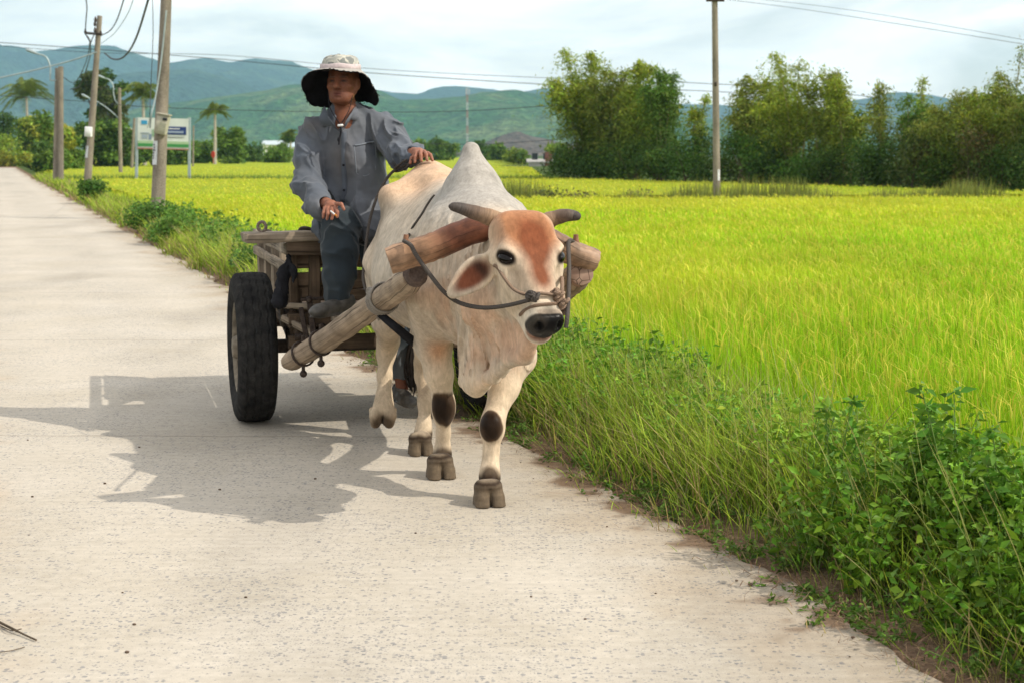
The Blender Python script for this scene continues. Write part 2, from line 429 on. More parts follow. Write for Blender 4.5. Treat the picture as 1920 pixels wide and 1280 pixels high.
# ------------------------------------------------------------------ lie of the land
EDGE = np.array([(-20, 9.2), (-5, 4.25), (0, 2.6), (4.25, 1.18), (6.3, 0.52), (8.25, -0.12), (10.8, -1.0), (17.5, -3.3), (30, -7.45), (60, -17.5), (105, -32.6), (165, -52.5), (400, -131.0), (9000, -3000)])
def x_edge(y): return np.interp(y, EDGE[:, 0], EDGE[:, 1])
ROADW = 2.85
def s_of(x, y): return (x - x_edge(y)) * 0.945                     # metres to the right of the road's edge
FIELD_Z = -0.36
def ground_z(x, y):
    s = s_of(x, y)
    r = -0.03 + 0.02 * sm01(s, 0.0, 0.15) - (0.33) * sm01(s, 0.9, 2.0)
    l = -0.03 - 0.3 * sm01(-(s + ROADW), 1.5, 3.0)
    return np.where(s > -ROADW / 2, r, l)
def grid_mesh(name, xs, ys, zf, m, kind='structure', col=None, thick=0):
    X, Y = np.meshgrid(xs, ys, indexing='ij'); Z = zf(X, Y); V = np.stack([X, Y, Z], -1).reshape(-1, 3)
    n, k = X.shape; i, j = np.meshgrid(np.arange(n - 1), np.arange(k - 1), indexing='ij')
    F = np.stack([i * k + j, (i + 1) * k + j, (i + 1) * k + j + 1, i * k + j + 1], -1).reshape(-1, 4)
    c = col(X.ravel(), Y.ravel(), Z.ravel()) if col else None
    o = put(name, np_mesh(name, V, F, True, col=c), m); tag(o, kind=kind); return o

# ground: one sheet out to the horizon
q = NM('soil', 0.95, 0.1); v = q.worldpos(); f = q.noise(v, 14, 6, 0.65); g = q.noise(v, 70, 4); h = q.voro(v, 45)
c_soil = q.mix(1.0, q.ramp(f, [(0.3, (0.10, 0.065, 0.042)), (0.7, (0.24, 0.16, 0.11))]), q.ramp(g, [(0.3, 0.7), (0.7, 1.3)]), 'MULTIPLY')
q.color(q.mix(1.0, q.mix(1.0, q.attr(), q.ramp(f, [(0.25, 0.7), (0.75, 1.35)]), 'MULTIPLY'), q.ramp(g, [(0.3, 0.75), (0.7, 1.25)]), 'MULTIPLY')); q.bump(q.mix(0.5, g, h), 0.9, 0.02)
def gcol(x, y, z):
    s = s_of(x, y); far = sm01(s, 0.12, 0.5)
    c = np.tile(np.array([0.185, 0.122, 0.082]), (len(x), 1)); c = mixc(c, (0.055, 0.085, 0.02), far)
    c = mixc(c, (0.055, 0.085, 0.02), sm01(-(s + ROADW), 0.2, 1.0)); return c
geo = lambda a, b, n: np.concatenate([-np.geomspace(b, a, n), np.geomspace(a, b, n)])
# follow the road's edge: columns are offsets from it, so the shoulder stays crisp
us = np.unique(np.concatenate([np.linspace(-5, 4, 91), np.geomspace(4, 9000, 40), -np.geomspace(5, 9000, 40)]))
ys = np.unique(np.concatenate([-np.geomspace(2, 3000, 20), np.linspace(-2, 30, 97), np.geomspace(30, 9000, 60)]))
U_, Y_ = np.meshgrid(us, ys, indexing='ij'); Xg = U_ + x_edge(Y_)
Zg = ground_z(Xg, Y_) + 0.02 * (fbm(np.stack([Xg * 3, Y_ * 3, 0 * Xg], -1), 3) - 0.5) * ((U_ > 0.02) | (U_ < -ROADW - .05)) * (abs(Y_) < 60)
Vg = np.stack([Xg, Y_, Zg], -1).reshape(-1, 3); n_, k_ = Xg.shape
i_, j_ = np.meshgrid(np.arange(n_ - 1), np.arange(k_ - 1), indexing='ij')
Fg = np.stack([i_ * k_ + j_, (i_ + 1) * k_ + j_, (i_ + 1) * k_ + j_ + 1, i_ * k_ + j_ + 1], -1).reshape(-1, 4)
tag(put('ground', np_mesh('ground', Vg, Fg, True, col=gcol(Xg.ravel(), Y_.ravel(), 0)), q.m), kind='structure')

# road: worn concrete slabs with exposed aggregate
q = NM('worn_concrete', 0.88, 0.22); v = q.worldpos()
pch = q.noise(v, 0.9, 5, 0.6, 0.4); fine = q.noise(v, 22, 6, 0.7); grain = q.noise(v, 260, 3, 0.7)
strk = q.noise(q.worldpos((0.7, 9, 1)), 3.0, 4, 0.6)
base = q.ramp(fine, [(0.25, (0.425, 0.385, 0.325)), (0.75, (0.555, 0.508, 0.435))])
base = q.mix(1.0, base, q.ramp(pch, [(0.28, (0.90, 0.88, 0.84)), (0.72, (1.06, 1.06, 1.07))]), 'MULTIPLY')
base = q.mix(1.0, base, q.ramp(strk, [(0.3, 0.93), (0.7, 1.05)]), 'MULTIPLY')
base = q.mix(1.0, base, q.ramp(grain, [(0.3, 0.86), (0.7, 1.08)]), 'MULTIPLY')
def stones(scale, lo, hi, seedscale):
    vv = q.t.nodes.new('ShaderNodeTexVoronoi'); vv.inputs['Scale'].default_value = scale
    wv = q.t.nodes.new('ShaderNodeVectorMath'); wv.operation = 'ADD'; nn = q.t.nodes.new('ShaderNodeTexNoise'); nn.inputs['Scale'].default_value = scale * .8
    q.l(v, nn.inputs['Vector']); sc_ = q.t.nodes.new('ShaderNodeVectorMath'); sc_.operation = 'SCALE'; sc_.inputs[3].default_value = 0.6 / scale
    q.l(nn.outputs['Color'], sc_.inputs[0]); q.l(v, wv.inputs[0]); q.l(sc_.outputs[0], wv.inputs[1]); q.l(wv.outputs[0], vv.inputs['Vector'])
    sep = q.t.nodes.new('ShaderNodeSeparateColor'); q.l(vv.outputs['Color'], sep.inputs[0])
    dens = q.ramp(q.noise(v, seedscale, 4, 0.6), [(0.36, lo), (0.60, hi)])
    pick = q.math('LESS_THAN', sep.outputs[0], dens)
    size = q.math('MULTIPLY_ADD', sep.outputs[1], 0.32, 0.18)
    inside = q.math('LESS_THAN', vv.outputs['Distance'], size)
    return q.math('MULTIPLY', pick, inside), sep.outputs[2]
st1, sc1 = stones(62, 0.01, 0.62, 0.8)
st2, sc2 = stones(110, 0.05, 0.62, 1.1)
stc = q.ramp(sc1, [(0.0, (0.19, 0.19, 0.195)), (0.6, (0.29, 0.28, 0.27)), (1.0, (0.42, 0.38, 0.33))])
base = q.mix(q.math('MULTIPLY', st2, 0.75), base, stc); base = q.mix(q.math('MULTIPLY', st1, 0.85), base, stc)
# slab joints across the road and one hairline crack
sepp = q.t.nodes.new('ShaderNodeSeparateXYZ'); q.l(v, sepp.inputs[0])
al = q.math('ADD', q.math('MULTIPLY', sepp.outputs[1], 0.99), q.math('MULTIPLY', sepp.outputs[0], 0.02))
wob = q.math('MULTIPLY', q.noise(v, 6, 3), 0.05)
fr = q.math('ABSOLUTE', q.math('SUBTRACT', q.math('FRACT', q.math('DIVIDE', q.math('ADD', q.math('ADD', al, wob), 2.47), 4.12)), 0.5))
joint = q.math('LESS_THAN', fr, 0.0022)
base = q.mix(q.math('MULTIPLY', joint, 0.55), base, (0.20, 0.17, 0.14))
# dust and litter stain towards the verge
q.color(q.mix(1.0, base, q.attr(), 'MULTIPLY')); q.bump(q.mix(0.5, grain, q.mix(0.6, fine, st1)), 0.45, 0.006)
def rcol(x, y, z):
    s = s_of(x, y); n = fbm(np.stack([x * 4, y * 4, 0 * x], -1), 5, 3)
    m = sm01(s + 0.95 * (n - 0.5), -0.10, 0.02); c = np.ones((len(x), 3)); c = mixc(c, (0.86, 0.78, 0.69), sm01(s + .8 * (n - .5), -.6, -.05) * .7); c = mixc(c, (0.36, 0.25, 0.18), m * 0.9)
    tr = np.exp(-((s + .72) / .22) ** 2) + np.exp(-((s + 2.05) / .25) ** 2); n2 = fbm(np.stack([x * 1.1, y * .35, 0 * x], -1), 4, 8); c = c * (1 + .05 * tr - .13 * sm01(n2, .5, .72))[:, None]
    l = sm01(-(s + ROADW) + .5 * (n - .5), -0.45, 0.0); c = mixc(c, (0.95, 0.80, 0.66), l * 0.8); return c
us = np.linspace(-ROADW, 0, 96); ys = np.unique(np.concatenate([np.linspace(-12, 3.4, 60), np.linspace(3.5, 13, 420), np.linspace(13.1, 20, 100), np.geomspace(20, 170, 120)]))
U_, Y_ = np.meshgrid(us, ys, indexing='ij'); Xr = U_ + x_edge(Y_)
# ragged right edge
Xr = Xr + (0.20 * (fbm(np.stack([Y_ * 1.7, 0 * Y_, 0 * Y_], -1), 5, 9) - 0.5)) * sm01(U_, -0.6, 0)
Vr = np.stack([Xr, Y_, np.zeros_like(Xr) + 0.0], -1); n_, k_ = Xr.shape
i_, j_ = np.meshgrid(np.arange(n_ - 1), np.arange(k_ - 1), indexing='ij')
Fr = np.stack([i_ * k_ + j_, (i_ + 1) * k_ + j_, (i_ + 1) * k_ + j_ + 1, i_ * k_ + j_ + 1], -1).reshape(-1, 4)
road = put('road', np_mesh('road', Vr.reshape(-1, 3), Fr, True, col=rcol(Xr.ravel(), Y_.ravel(), 0)), q.m); tag(road, kind='structure')

# ------------------------------------------------------------------ hills
def hillmat(name, cols, scale, patch=None):
    q = NM(name, 0.95, 0.05); v = q.worldpos(); f = q.noise(v, scale, 7, 0.6); g = q.noise(v, scale * 9, 4, 0.6)
    c = q.ramp(f, [(0.3, cols[0]), (0.5, cols[1]), (0.68, cols[2])])
    q.color(q.mix(1.0, c, q.ramp(g, [(0.3, 0.42), (0.7, 1.4)]), 'MULTIPLY')); q.bump(g, 1.0, 45); return q.m
def hill(prof, Yr, wid, seed, m, amp=0.05, n=260):
    px = np.array([p[0] for p in prof], float); py = np.array([p[1] for p in prof], float)
    xs = (px - 960) / FPX * Yr; hs = (HZ - py) / FPX * Yr
    X = np.linspace(xs[0], xs[-1], n)
    ii = np.clip(np.searchsorted(xs, X) - 1, 0, len(xs) - 2); t = (X - xs[ii]) / (xs[ii + 1] - xs[ii]); t = t * t * (3 - 2 * t) * 0.6 + t * 0.4
    H = hs[ii] * (1 - t) + hs[ii + 1] * t
    vs = np.linspace(-1, 1, 90)
    Xg, Vg = np.meshgrid(X, vs, indexing='ij'); Yg = Yr + Vg * wid * np.where(Vg > 0, .3, 1)
    sp_ = fbm(np.stack([Xg / wid * 3.0, Vg * 1.2, 0 * Xg], -1), 5, seed)           # spurs and gullies run down the slope
    shape = np.clip(1 - np.abs(Vg) ** 1.15, 0, 1); rid = 4 * shape * (1 - shape)
    Z = H[:, None] * (shape + rid * (sp_ - 0.5) * 1.1) + H[:, None] * amp * (fbm(np.stack([Xg / wid * 14, Vg * 14, 0 * Xg], -1), 4, seed + 5) - 0.5) * sm01(shape, 0, .2)
    Z = np.minimum(Z, H[:, None] * (1 + amp * .4)) - 3.0
    V = np.stack([Xg, Yg, Z], -1).reshape(-1, 3); a, b = Xg.shape
    i, j = np.meshgrid(np.arange(a - 1), np.arange(b - 1), indexing='ij')
    F = np.stack([i * b + j, (i + 1) * b + j, (i + 1) * b + j + 1, i * b + j + 1], -1).reshape(-1, 4)
    tag(put('hill', np_mesh('hill', V, F, True), m), kind='structure')
hm1 = hillmat('far_forest', [(0.015, 0.045, 0.05), (0.03, 0.075, 0.06), (0.06, 0.11, 0.07)], 0.004)
hm3 = hillmat('near_forest', [(0.02, 0.085, 0.03), (0.05, 0.14, 0.04), (0.17, 0.22, 0.08)], 0.006)
hm4 = hillmat('bare_hill', [(0.10, 0.09, 0.06), (0.19, 0.13, 0.10), (0.24, 0.19, 0.14)], 0.012)
hill([(-500, 140), (-200, 96), (-60, 78), (0, 84), (32, 96), (62, 96), (95, 101), (112, 96), (150, 90), (200, 85), (225, 88), (250, 100), (295, 114), (315, 121), (370, 110), (394, 111), (443, 118), (485, 111), (512, 113), (551, 115), (577, 126), (640, 150), (706, 167), (744, 174), (787, 177), (815, 166), (837, 162), (880, 163), (917, 166), (950, 172), (980, 171), (1019, 166), (1050, 170), (1150, 185), (1290, 195), (1420, 200), (1500, 212), (1600, 186), (1671, 171), (1730, 178), (1850, 205), (2100, 230), (2500, 280)], 6200, 1500, 1, hm1)
hill([(-600, 200), (-100, 150), (40, 160), (150, 150), (240, 140), (318, 133), (377, 131), (459, 154), (492, 168), (560, 196), (680, 225), (900, 250), (1200, 270), (1300, 285)], 4700, 1000, 2, hm1)
hill([(-400, 262), (0, 258), (150, 232), (300, 195), (430, 178), (492, 170), (557, 157), (640, 155), (706, 166), (760, 186), (800, 186), (862, 181), (909, 170), (972, 171), (1050, 180), (1200, 205), (1400, 228), (1700, 250), (2300, 280)], 3300, 900, 3, hm3)
hill([(820, 290), (870, 276), (900, 264), (940, 249), (970, 243), (1005, 252), (1060, 262), (1150, 278), (1250, 290)], 2100, 320, 4, hm4, 0.1)

# ------------------------------------------------------------------ air
me = bpy.data.meshes.new('haze')
lo, hi = (-3800, -60, -4.0), (3900, 6750, 455)
hv = [(x, y, z) for x in (lo[0], hi[0]) for y in (lo[1], hi[1]) for z in (lo[2], hi[2])]
me.from_pydata(hv, [], [(0, 1, 3, 2), (4, 6, 7, 5), (0, 4, 5, 1), (2, 3, 7, 6), (0, 2, 6, 4), (1, 5, 7, 3)])
hm = bpy.data.materials.new('hazy_air'); hm.use_nodes = True; t_ = hm.node_tree; t_.nodes.clear()
ho = t_.nodes.new('ShaderNodeOutputMaterial'); hp = t_.nodes.new('ShaderNodeVolumePrincipled')
hp.inputs['Density'].default_value = 0.00010; hp.inputs['Color'].default_value = (0.42, 0.70, 0.90, 1); hp.inputs['Anisotropy'].default_value = 0.0
t_.links.new(hp.outputs[0], ho.inputs['Volume']); me.materials.append(hm)
haze = link(bpy.data.objects.new('haze', me)); tag(haze, kind='stuff')

# ------------------------------------------------------------------ blades, the common stuff of rice and grass
def blades(base, hgt, width, lean, bend, col, tipcol, seg=3, yaw=None):
    """base (n,3); lean (n,2) horizontal drift of the tip; returns V, F4, F3, C"""
    n = len(base); yaw = rng.uniform(0, np.pi, n) if yaw is None else yaw
    wx = np.stack([np.cos(yaw), np.sin(yaw), np.zeros(n)], 1)
    V, C = [], []
    for i in range(seg + 1):
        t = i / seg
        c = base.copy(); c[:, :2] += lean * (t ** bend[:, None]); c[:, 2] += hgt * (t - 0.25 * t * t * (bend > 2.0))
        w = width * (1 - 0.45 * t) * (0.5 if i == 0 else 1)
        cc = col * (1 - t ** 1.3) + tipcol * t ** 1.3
        if i < seg: V += [c - wx * w[:, None] / 2, c + wx * w[:, None] / 2]; C += [cc, cc]
        else: V += [c]; C += [cc]
    K = 2 * seg + 1; V = np.stack(V, 1).reshape(-1, 3); C = np.stack(C, 1).reshape(-1, 3); o = np.arange(n)[:, None] * K
    F4 = np.concatenate([o + np.array([2 * i, 2 * i + 1, 2 * i + 3, 2 * i + 2]) for i in range(seg - 1)]) if seg > 1 else np.zeros((0, 4), int)
    F3 = o + np.array([2 * seg - 2, 2 * seg - 1, 2 * seg])
    return V, F4, F3, C
def join(parts):
    V, F4, F3, C, n = [], [], [], [], 0
    for v, a, b, c in parts: V.append(v); F4.append(a + n); F3.append(b + n); C.append(c); n += len(v)
    return np.concatenate(V), [np.concatenate(F4), np.concatenate(F3)], np.concatenate(C)
def jitcol(n, c, v=0.15, hue=0.1):
    c = np.asarray(c, float); k = 1 + rng.normal(0, v, (n, 1)); return np.clip(c * k * (1 + rng.normal(0, hue, (n, 3)) * [1, .35, .6]), 0.003, 1)
HALF = 0.37
def scatter(d0, d1, rho, s0, s1, extra=None):
    """random ground points with depth d0..d1, density rho per m2, between offsets s0..s1 from the road's edge, inside the view wedge (plus a margin)"""
    m = 1.5 if d1 <= 50 else 3.0; w = HALF * d1 + m; n = int((d1 - d0) * 2 * w * rho)
    d = rng.uniform(d0, d1, n); x = rng.uniform(-w, w, n); k = np.abs(x) < HALF * d + m; x, d = x[k], d[k]
    s = s_of(x, d); k = (s > s0) & (s < s1); x, d = x[k], d[k]
    return x, d
# ------------------------------------------------------------------ rice
M['rice'] = leafmat('rice_leaf', None, None, 0.35, 0.42, usecol=True)
q = NM('rice_canopy', 0.9, 0.1); v = q.worldpos(); f = q.noise(v, 0.12, 4); g = q.noise(v, 9, 5, 0.7)
c = q.ramp(f, [(0.3, (0.27, 0.36, 0.02)), (0.7, (0.34, 0.38, 0.03))]); q.color(q.mix(1.0, c, q.ramp(g, [(0.3, 0.6), (0.7, 1.25)]), 'MULTIPLY')); q.bump(g, 1.0, 0.1)
M['canopy'] = q.m
def rice_ok(x, y):
    s = s_of(x, y); wob = 0.35 * (vnoise(np.stack([x * .8, y * .8, 0 * x], -1), 4) - .5)
    ok = s > 1.55 + wob
    ok &= ~((y > 46.5 + .06 * x) & (y < 49.3 + .06 * x) & (x > -3))          # bunds between the paddies
    ok &= ~((y > 84) & (y < 87) & (x < 2))
    tree = 87.5 - (x - 2.5) * 1.95                                   # the bamboo stands beyond this line
    ok &= ~((x > 2.0) & (y > tree - 1.0)); return ok
ring = []
for d0, d1, rho, wd, seg, h in ((5.5, 10, 1500, .0075, 3, .64), (10, 14, 1100, .010, 3, .64), (14, 20, 620, .014, 3, .64), (20, 30, 300, .021, 2, .62), (30, 50, 115, .036, 2, .6), (50, 90, 32, .075, 2, .58), (90, 170, 7, .16, 2, .56)):
    x, y = scatter(d0, d1, rho, 1.2, 1e9); k = rice_ok(x, y); x, y = x[k], y[k]; n = len(x)
    clump = fbm(np.stack([x * 1.6, y * 1.6, 0 * x], -1), 3, 11); yel = sm01(vnoise(np.stack([x * .12, y * .12, 0 * x], -1), 12) + .35 * (clump - .5) + 0.011 * (y - 28), 0.25, 0.95)
    z0 = np.full(n, FIELD_Z) if d0 < 14 else np.full(n, -0.12)
    hh = (h if d0 < 14 else h - .24) * (0.86 + .26 * clump) * rng.uniform(.85, 1.12, n)
    lean = rng.normal(0, .055, (n, 2)) + [-.03, -.01]; lean *= (1 + (rng.random(n) < .2)[:, None] * 1.6)
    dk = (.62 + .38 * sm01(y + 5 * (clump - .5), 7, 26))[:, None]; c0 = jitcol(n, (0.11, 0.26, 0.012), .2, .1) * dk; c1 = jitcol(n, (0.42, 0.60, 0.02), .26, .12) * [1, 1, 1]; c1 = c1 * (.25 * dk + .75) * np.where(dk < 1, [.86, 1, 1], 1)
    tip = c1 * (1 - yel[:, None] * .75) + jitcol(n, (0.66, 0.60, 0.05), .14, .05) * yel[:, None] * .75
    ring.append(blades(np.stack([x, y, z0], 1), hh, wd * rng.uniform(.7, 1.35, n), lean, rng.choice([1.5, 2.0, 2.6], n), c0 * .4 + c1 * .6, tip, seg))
    # panicles: heavier, drooping ears among the leaves
    m = rng.random(n) < .13; nn = int(m.sum())
    b = np.stack([x, y, z0 + hh * .86], 1)[m]
    ring.append(blades(b, hh[m] * .24, wd * 1.15 * np.ones(nn), rng.normal(0, .07, (nn, 2)) + [-.03, 0], np.full(nn, 2.6), jitcol(nn, (0.52, 0.56, 0.05)), jitcol(nn, (0.70, 0.62, 0.09)), 2))
V, F, C = join(ring)
# the dense mass of the crop under the blade tips
cs = []
xs = np.concatenate([np.linspace(-6, 12, 60), np.geomspace(12.5, 900, 50)]); ys2 = np.concatenate([np.linspace(9, 50, 120), np.geomspace(51, 700, 90)])
U_, Y_ = np.meshgrid(np.concatenate([[1.9], np.linspace(2.2, 25, 90), np.geomspace(26, 1200, 70)]), ys2, indexing='ij'); X_ = U_ / .945 + x_edge(Y_)
Z_ = np.where(Y_ < 14, 0.0, 0.05 + .12 * sm01(Y_, 14, 60)) - .0 + .05 * (fbm(np.stack([X_ * 1.3, Y_ * 1.3, 0 * X_], -1), 3) - .5); okc = rice_ok(X_, Y_)
a_, b_ = X_.shape; i_, j_ = np.meshgrid(np.arange(a_ - 1), np.arange(b_ - 1), indexing='ij')
okf = okc[:-1, :-1] & okc[1:, :-1] & okc[:-1, 1:] & okc[1:, 1:]
i_, j_ = i_[okf], j_[okf]; Fc = np.stack([i_ * b_ + j_, (i_ + 1) * b_ + j_, (i_ + 1) * b_ + j_ + 1, i_ * b_ + j_ + 1], -1) + len(V)
Vc = np.stack([X_, Y_, Z_], -1).reshape(-1, 3); nv = len(V)
me = np_mesh('rice_field', np.concatenate([V, Vc]), [F[0], F[1], Fc], True, col=np.concatenate([C, np.tile([.3, .38, .03], (len(Vc), 1))]))
me.materials.append(M['rice']); me.materials.append(M['canopy'])
mi = np.zeros(len(me.polygons), np.int32); mi[len(F[0]) + len(F[1]):] = 1; me.polygons.foreach_set('material_index', mi)
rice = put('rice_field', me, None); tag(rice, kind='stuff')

# ------------------------------------------------------------------ grass of the verge
M['grass'] = leafmat('verge_grass', None, None, 1.2, 0.35, usecol=True)
ring = []
def cover(x, y):       # how tall the verge grows: zero at the litter, full half a metre in
    s = s_of(x, y); return sm01(s + .34 * (vnoise(np.stack([x * 2.2, y * 2.2, 0 * x], -1), 21) - .5), -0.16, 0.42)
for d0, d1, rho, wd, seg in ((3.0, 6, 1500, .0040, 4), (6, 10, 2000, .0048, 4), (10, 16, 1100, .0075, 3), (16, 26, 480, .013, 3), (26, 45, 170, .024, 2), (45, 100, 40, .055, 2)):
    x, y = scatter(d0, d1, rho, -0.14, 1.95 if d0 < 16 else 2.3); cv = cover(x, y); k = rng.random(len(x)) < cv * .93 + .07; x, y, cv = x[k], y[k], cv[k]; n = len(x)
    cl = fbm(np.stack([x * 3, y * 3, 0 * x], -1), 3, 22)
    br = sm01(y, 4.3, 6.2); hh = (.06 + (.18 + .10 * br) * cv) * (.6 + .8 * cl) * rng.uniform(.6, 1.25, n)
    lean = rng.normal(0, .17, (n, 2)) + np.array([-.085, -.04]) ; lean *= (hh / .4)[:, None]
    dry = (rng.random(n) < .16 + .45 * (1 - cv))[:, None]
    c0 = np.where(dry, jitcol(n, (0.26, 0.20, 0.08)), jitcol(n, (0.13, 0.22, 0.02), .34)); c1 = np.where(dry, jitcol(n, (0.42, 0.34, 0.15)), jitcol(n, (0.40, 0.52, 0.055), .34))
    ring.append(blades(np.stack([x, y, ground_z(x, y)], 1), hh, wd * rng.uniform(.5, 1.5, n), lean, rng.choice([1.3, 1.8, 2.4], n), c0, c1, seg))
# thin seed stalks standing above the rest
x, y = scatter(4, 22, 42, 0.2, 1.9); n = len(x)
ring.append(blades(np.stack([x, y, ground_z(x, y)], 1), rng.uniform(.3, .72, n), np.full(n, .0032), rng.normal(0, .10, (n, 2)) + [-.14, -.04], np.full(n, 1.6), jitcol(n, (.30, .38, .08)), jitcol(n, (.52, .47, .18)), 5))
x, y = scatter(4, 30, 12, 0.3, 2.0); n = len(x)
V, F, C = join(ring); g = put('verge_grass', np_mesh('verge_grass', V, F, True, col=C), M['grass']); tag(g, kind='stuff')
# grass on the bunds
ring = []
x, y = scatter(44, 52, 150, -50, 1e9); k = (np.abs(y - 47.9 - .06 * x) < 1.6) & (x > -3.5); x, y = x[k], y[k]; n = len(x); cl = fbm(np.stack([x * .5, y * .2, 0 * x], -1), 3, 31)
ring.append(blades(np.stack([x, y, np.full(n, -.3)], 1), (.25 + .75 * sm01(cl, .3, .8)) * rng.uniform(.6, 1.2, n), np.full(n, .035), rng.normal(0, .1, (n, 2)), np.full(n, 2.), jitcol(n, (.10, .15, .03), .25), jitcol(n, (.26, .28, .06), .25), 2))
x, y = scatter(82, 89, 60, 1.0, 1e9); k = (np.abs(y - 85.5) < 1.6) & (x < 2.5); x, y = x[k], y[k]; n = len(x)
ring.append(blades(np.stack([x, y, np.full(n, -.3)], 1), rng.uniform(.4, .75, n), np.full(n, .07), rng.normal(0, .1, (n, 2)), np.full(n, 2.), jitcol(n, (.10, .18, .03), .25), jitcol(n, (.2, .3, .05), .25), 2))
V, F, C = join(ring); g = put('bund_grass', np_mesh('bund_grass', V, F, True, col=C), M['grass']); tag(g, kind='stuff')
# straw and litter on the edge of the slab
x, y = scatter(3, 14, 3000, -0.35, 0.5); k = rng.random(len(x)) < np.exp(-((s_of(x, y) - .08 + .22 * (fbm(np.stack([x * 3, y * 3, 0 * x], -1), 3, 77) - .5)) / .13) ** 2); x, y = x[k], y[k]; n = len(x); a = rng.uniform(0, 2 * np.pi, n); Ls = rng.uniform(.012, .05, n) * (1 + 3 * (rng.random(n) < .12))
ring = [blades(np.stack([x, y, rng.uniform(.003, .02, n)], 1), rng.uniform(.0, .02, n), rng.uniform(.0015, .005, n), np.stack([np.cos(a), np.sin(a)], 1) * Ls[:, None], np.full(n, 1.2), jitcol(n, (.19, .12, .075), .3), jitcol(n, (.34, .23, .14), .35), 3)]
V, F, C = join(ring); g = put('dry_litter', np_mesh('dry_litter', V, F, True, col=C), M['grass']); tag(g, kind='stuff')

# twig lying on the slab at the lower left
b = MB(); b.tube(spline([G(-12, 1160, .006), G(20, 1176, .012), G(44, 1188, .008), G(68, 1199, .006)], 12), [.004] * 6 + [.003] * 6, 6); b.tube(spline([G(0, 1172, .006), G(22, 1181, .014), G(40, 1178, .01)], 8), .0018, 5); b.tube(spline([G(-5, 1222, .005), G(20, 1219, .008), G(46, 1212, .005)], 8), .0016, 5)
tag(b.build('twig', M['bark'], None), 'dry broken twig lying on the concrete at the lower left corner', 'twig')
# pebbles and clods thrown on the slab's edge
b = MB(); x, y = scatter(3.5, 12, 26, -0.5, 0.3); k = rng.random(len(x)) < np.exp(-((s_of(x, y) - .05) / .2) ** 2); rr_ = rng.uniform(.003, .011, len(x))
for xx, yy, r_ in zip(x[k], y[k], rr_[k]): b.ball((xx, yy, r_ * .4 + .003), (r_, r_ * rng.uniform(.6, 1), r_ * .6), 6, 4)
for _ in range(16): r_ = rng.uniform(.003, .008); yy = rng.uniform(4.3, 9); b.ball((float(x_edge(yy)) - rng.uniform(.1, 2.6), yy, r_ * .4), (r_, r_ * .8, r_ * .6), 6, 4)
tag(b.build('pebbles', simple('clod', (.11, .08, .06), .9, .1, 90, .4), None, sharp=0), kind='stuff')
# ------------------------------------------------------------------ leaves
def leafcloud(P_, size, col, aspect=0.5, up=0.5, droop=0.0, fold=0.12):
    """one pointed leaf (two bent quads) at each point: random direction, biased to lie flat by up"""
    n = len(P_); size = np.broadcast_to(size, n).astype(float)
    d = rng.normal(0, 1, (n, 3)); d[:, 2] = d[:, 2] * (1 - up) - droop; d /= np.linalg.norm(d, axis=1)[:, None]
    r = rng.normal(0, 1, (n, 3)); r[:, 2] *= (1 - up); w = np.cross(d, r + [0, 0, 1e-3]); w = np.cross(d, np.array([0, 0, 1.0]) * up + r * (1 - up)); w /= np.linalg.norm(w, axis=1)[:, None] + 1e-9
    nn = np.cross(w, d); L_ = size[:, None]
    a = P_; b = P_ + d * L_ * .42 + w * L_ * aspect / 2 + nn * L_ * fold; c = P_ + d * L_ * .42 - w * L_ * aspect / 2 + nn * L_ * fold; e = P_ + d * L_; m = P_ + d * L_ * .45
    V = np.stack([a, b, e, c, m], 1).reshape(-1, 3); o = np.arange(n)[:, None] * 5
    F3 = np.concatenate([o + [0, 4, 1], o + [4, 2, 1], o + [0, 3, 4], o + [4, 3, 2]])
    return V, np.zeros((0, 4), int), F3, np.repeat(col, 5, 0)
M['leaf'] = leafmat('green_leaf', None, None, 0.8, 0.3, usecol=True)
M['weed'] = leafmat('weed_leaf', None, None, 2.0, 0.28, usecol=True, rough=0.45)
def weed_plant(x, y, h, nst, spread, leaf, col, zb=None, tight=.45):
    """stems with leaves in whorls"""
    st, pts, sz = [], [], []
    z0 = float(ground_z(np.array([x]), np.array([y]))[0]) if zb is None else zb
    for _ in range(nst):
        a = rng.uniform(0, 2 * np.pi); r = spread * rng.uniform(.2, 1); hh = h * rng.uniform(.55, 1)
        p = spline([(x, y, z0), (x + .45 * r * math.cos(a), y + .45 * r * math.sin(a), z0 + hh * .55), (x + r * math.cos(a), y + r * math.sin(a), z0 + hh)], 10); st.append(p)
        for q_ in p[2:]:
            k = rng.integers(2, 5) + (3 if tight < .4 else 0); pts.append(q_ + rng.normal(0, leaf * tight, (k, 3))); sz += list(leaf * rng.uniform(.6, 1.2, k))
        pts.append(p[-1] + rng.normal(0, leaf * .3, (4, 3))); sz += [leaf * .7] * 4
    return st, np.concatenate(pts), np.array(sz)
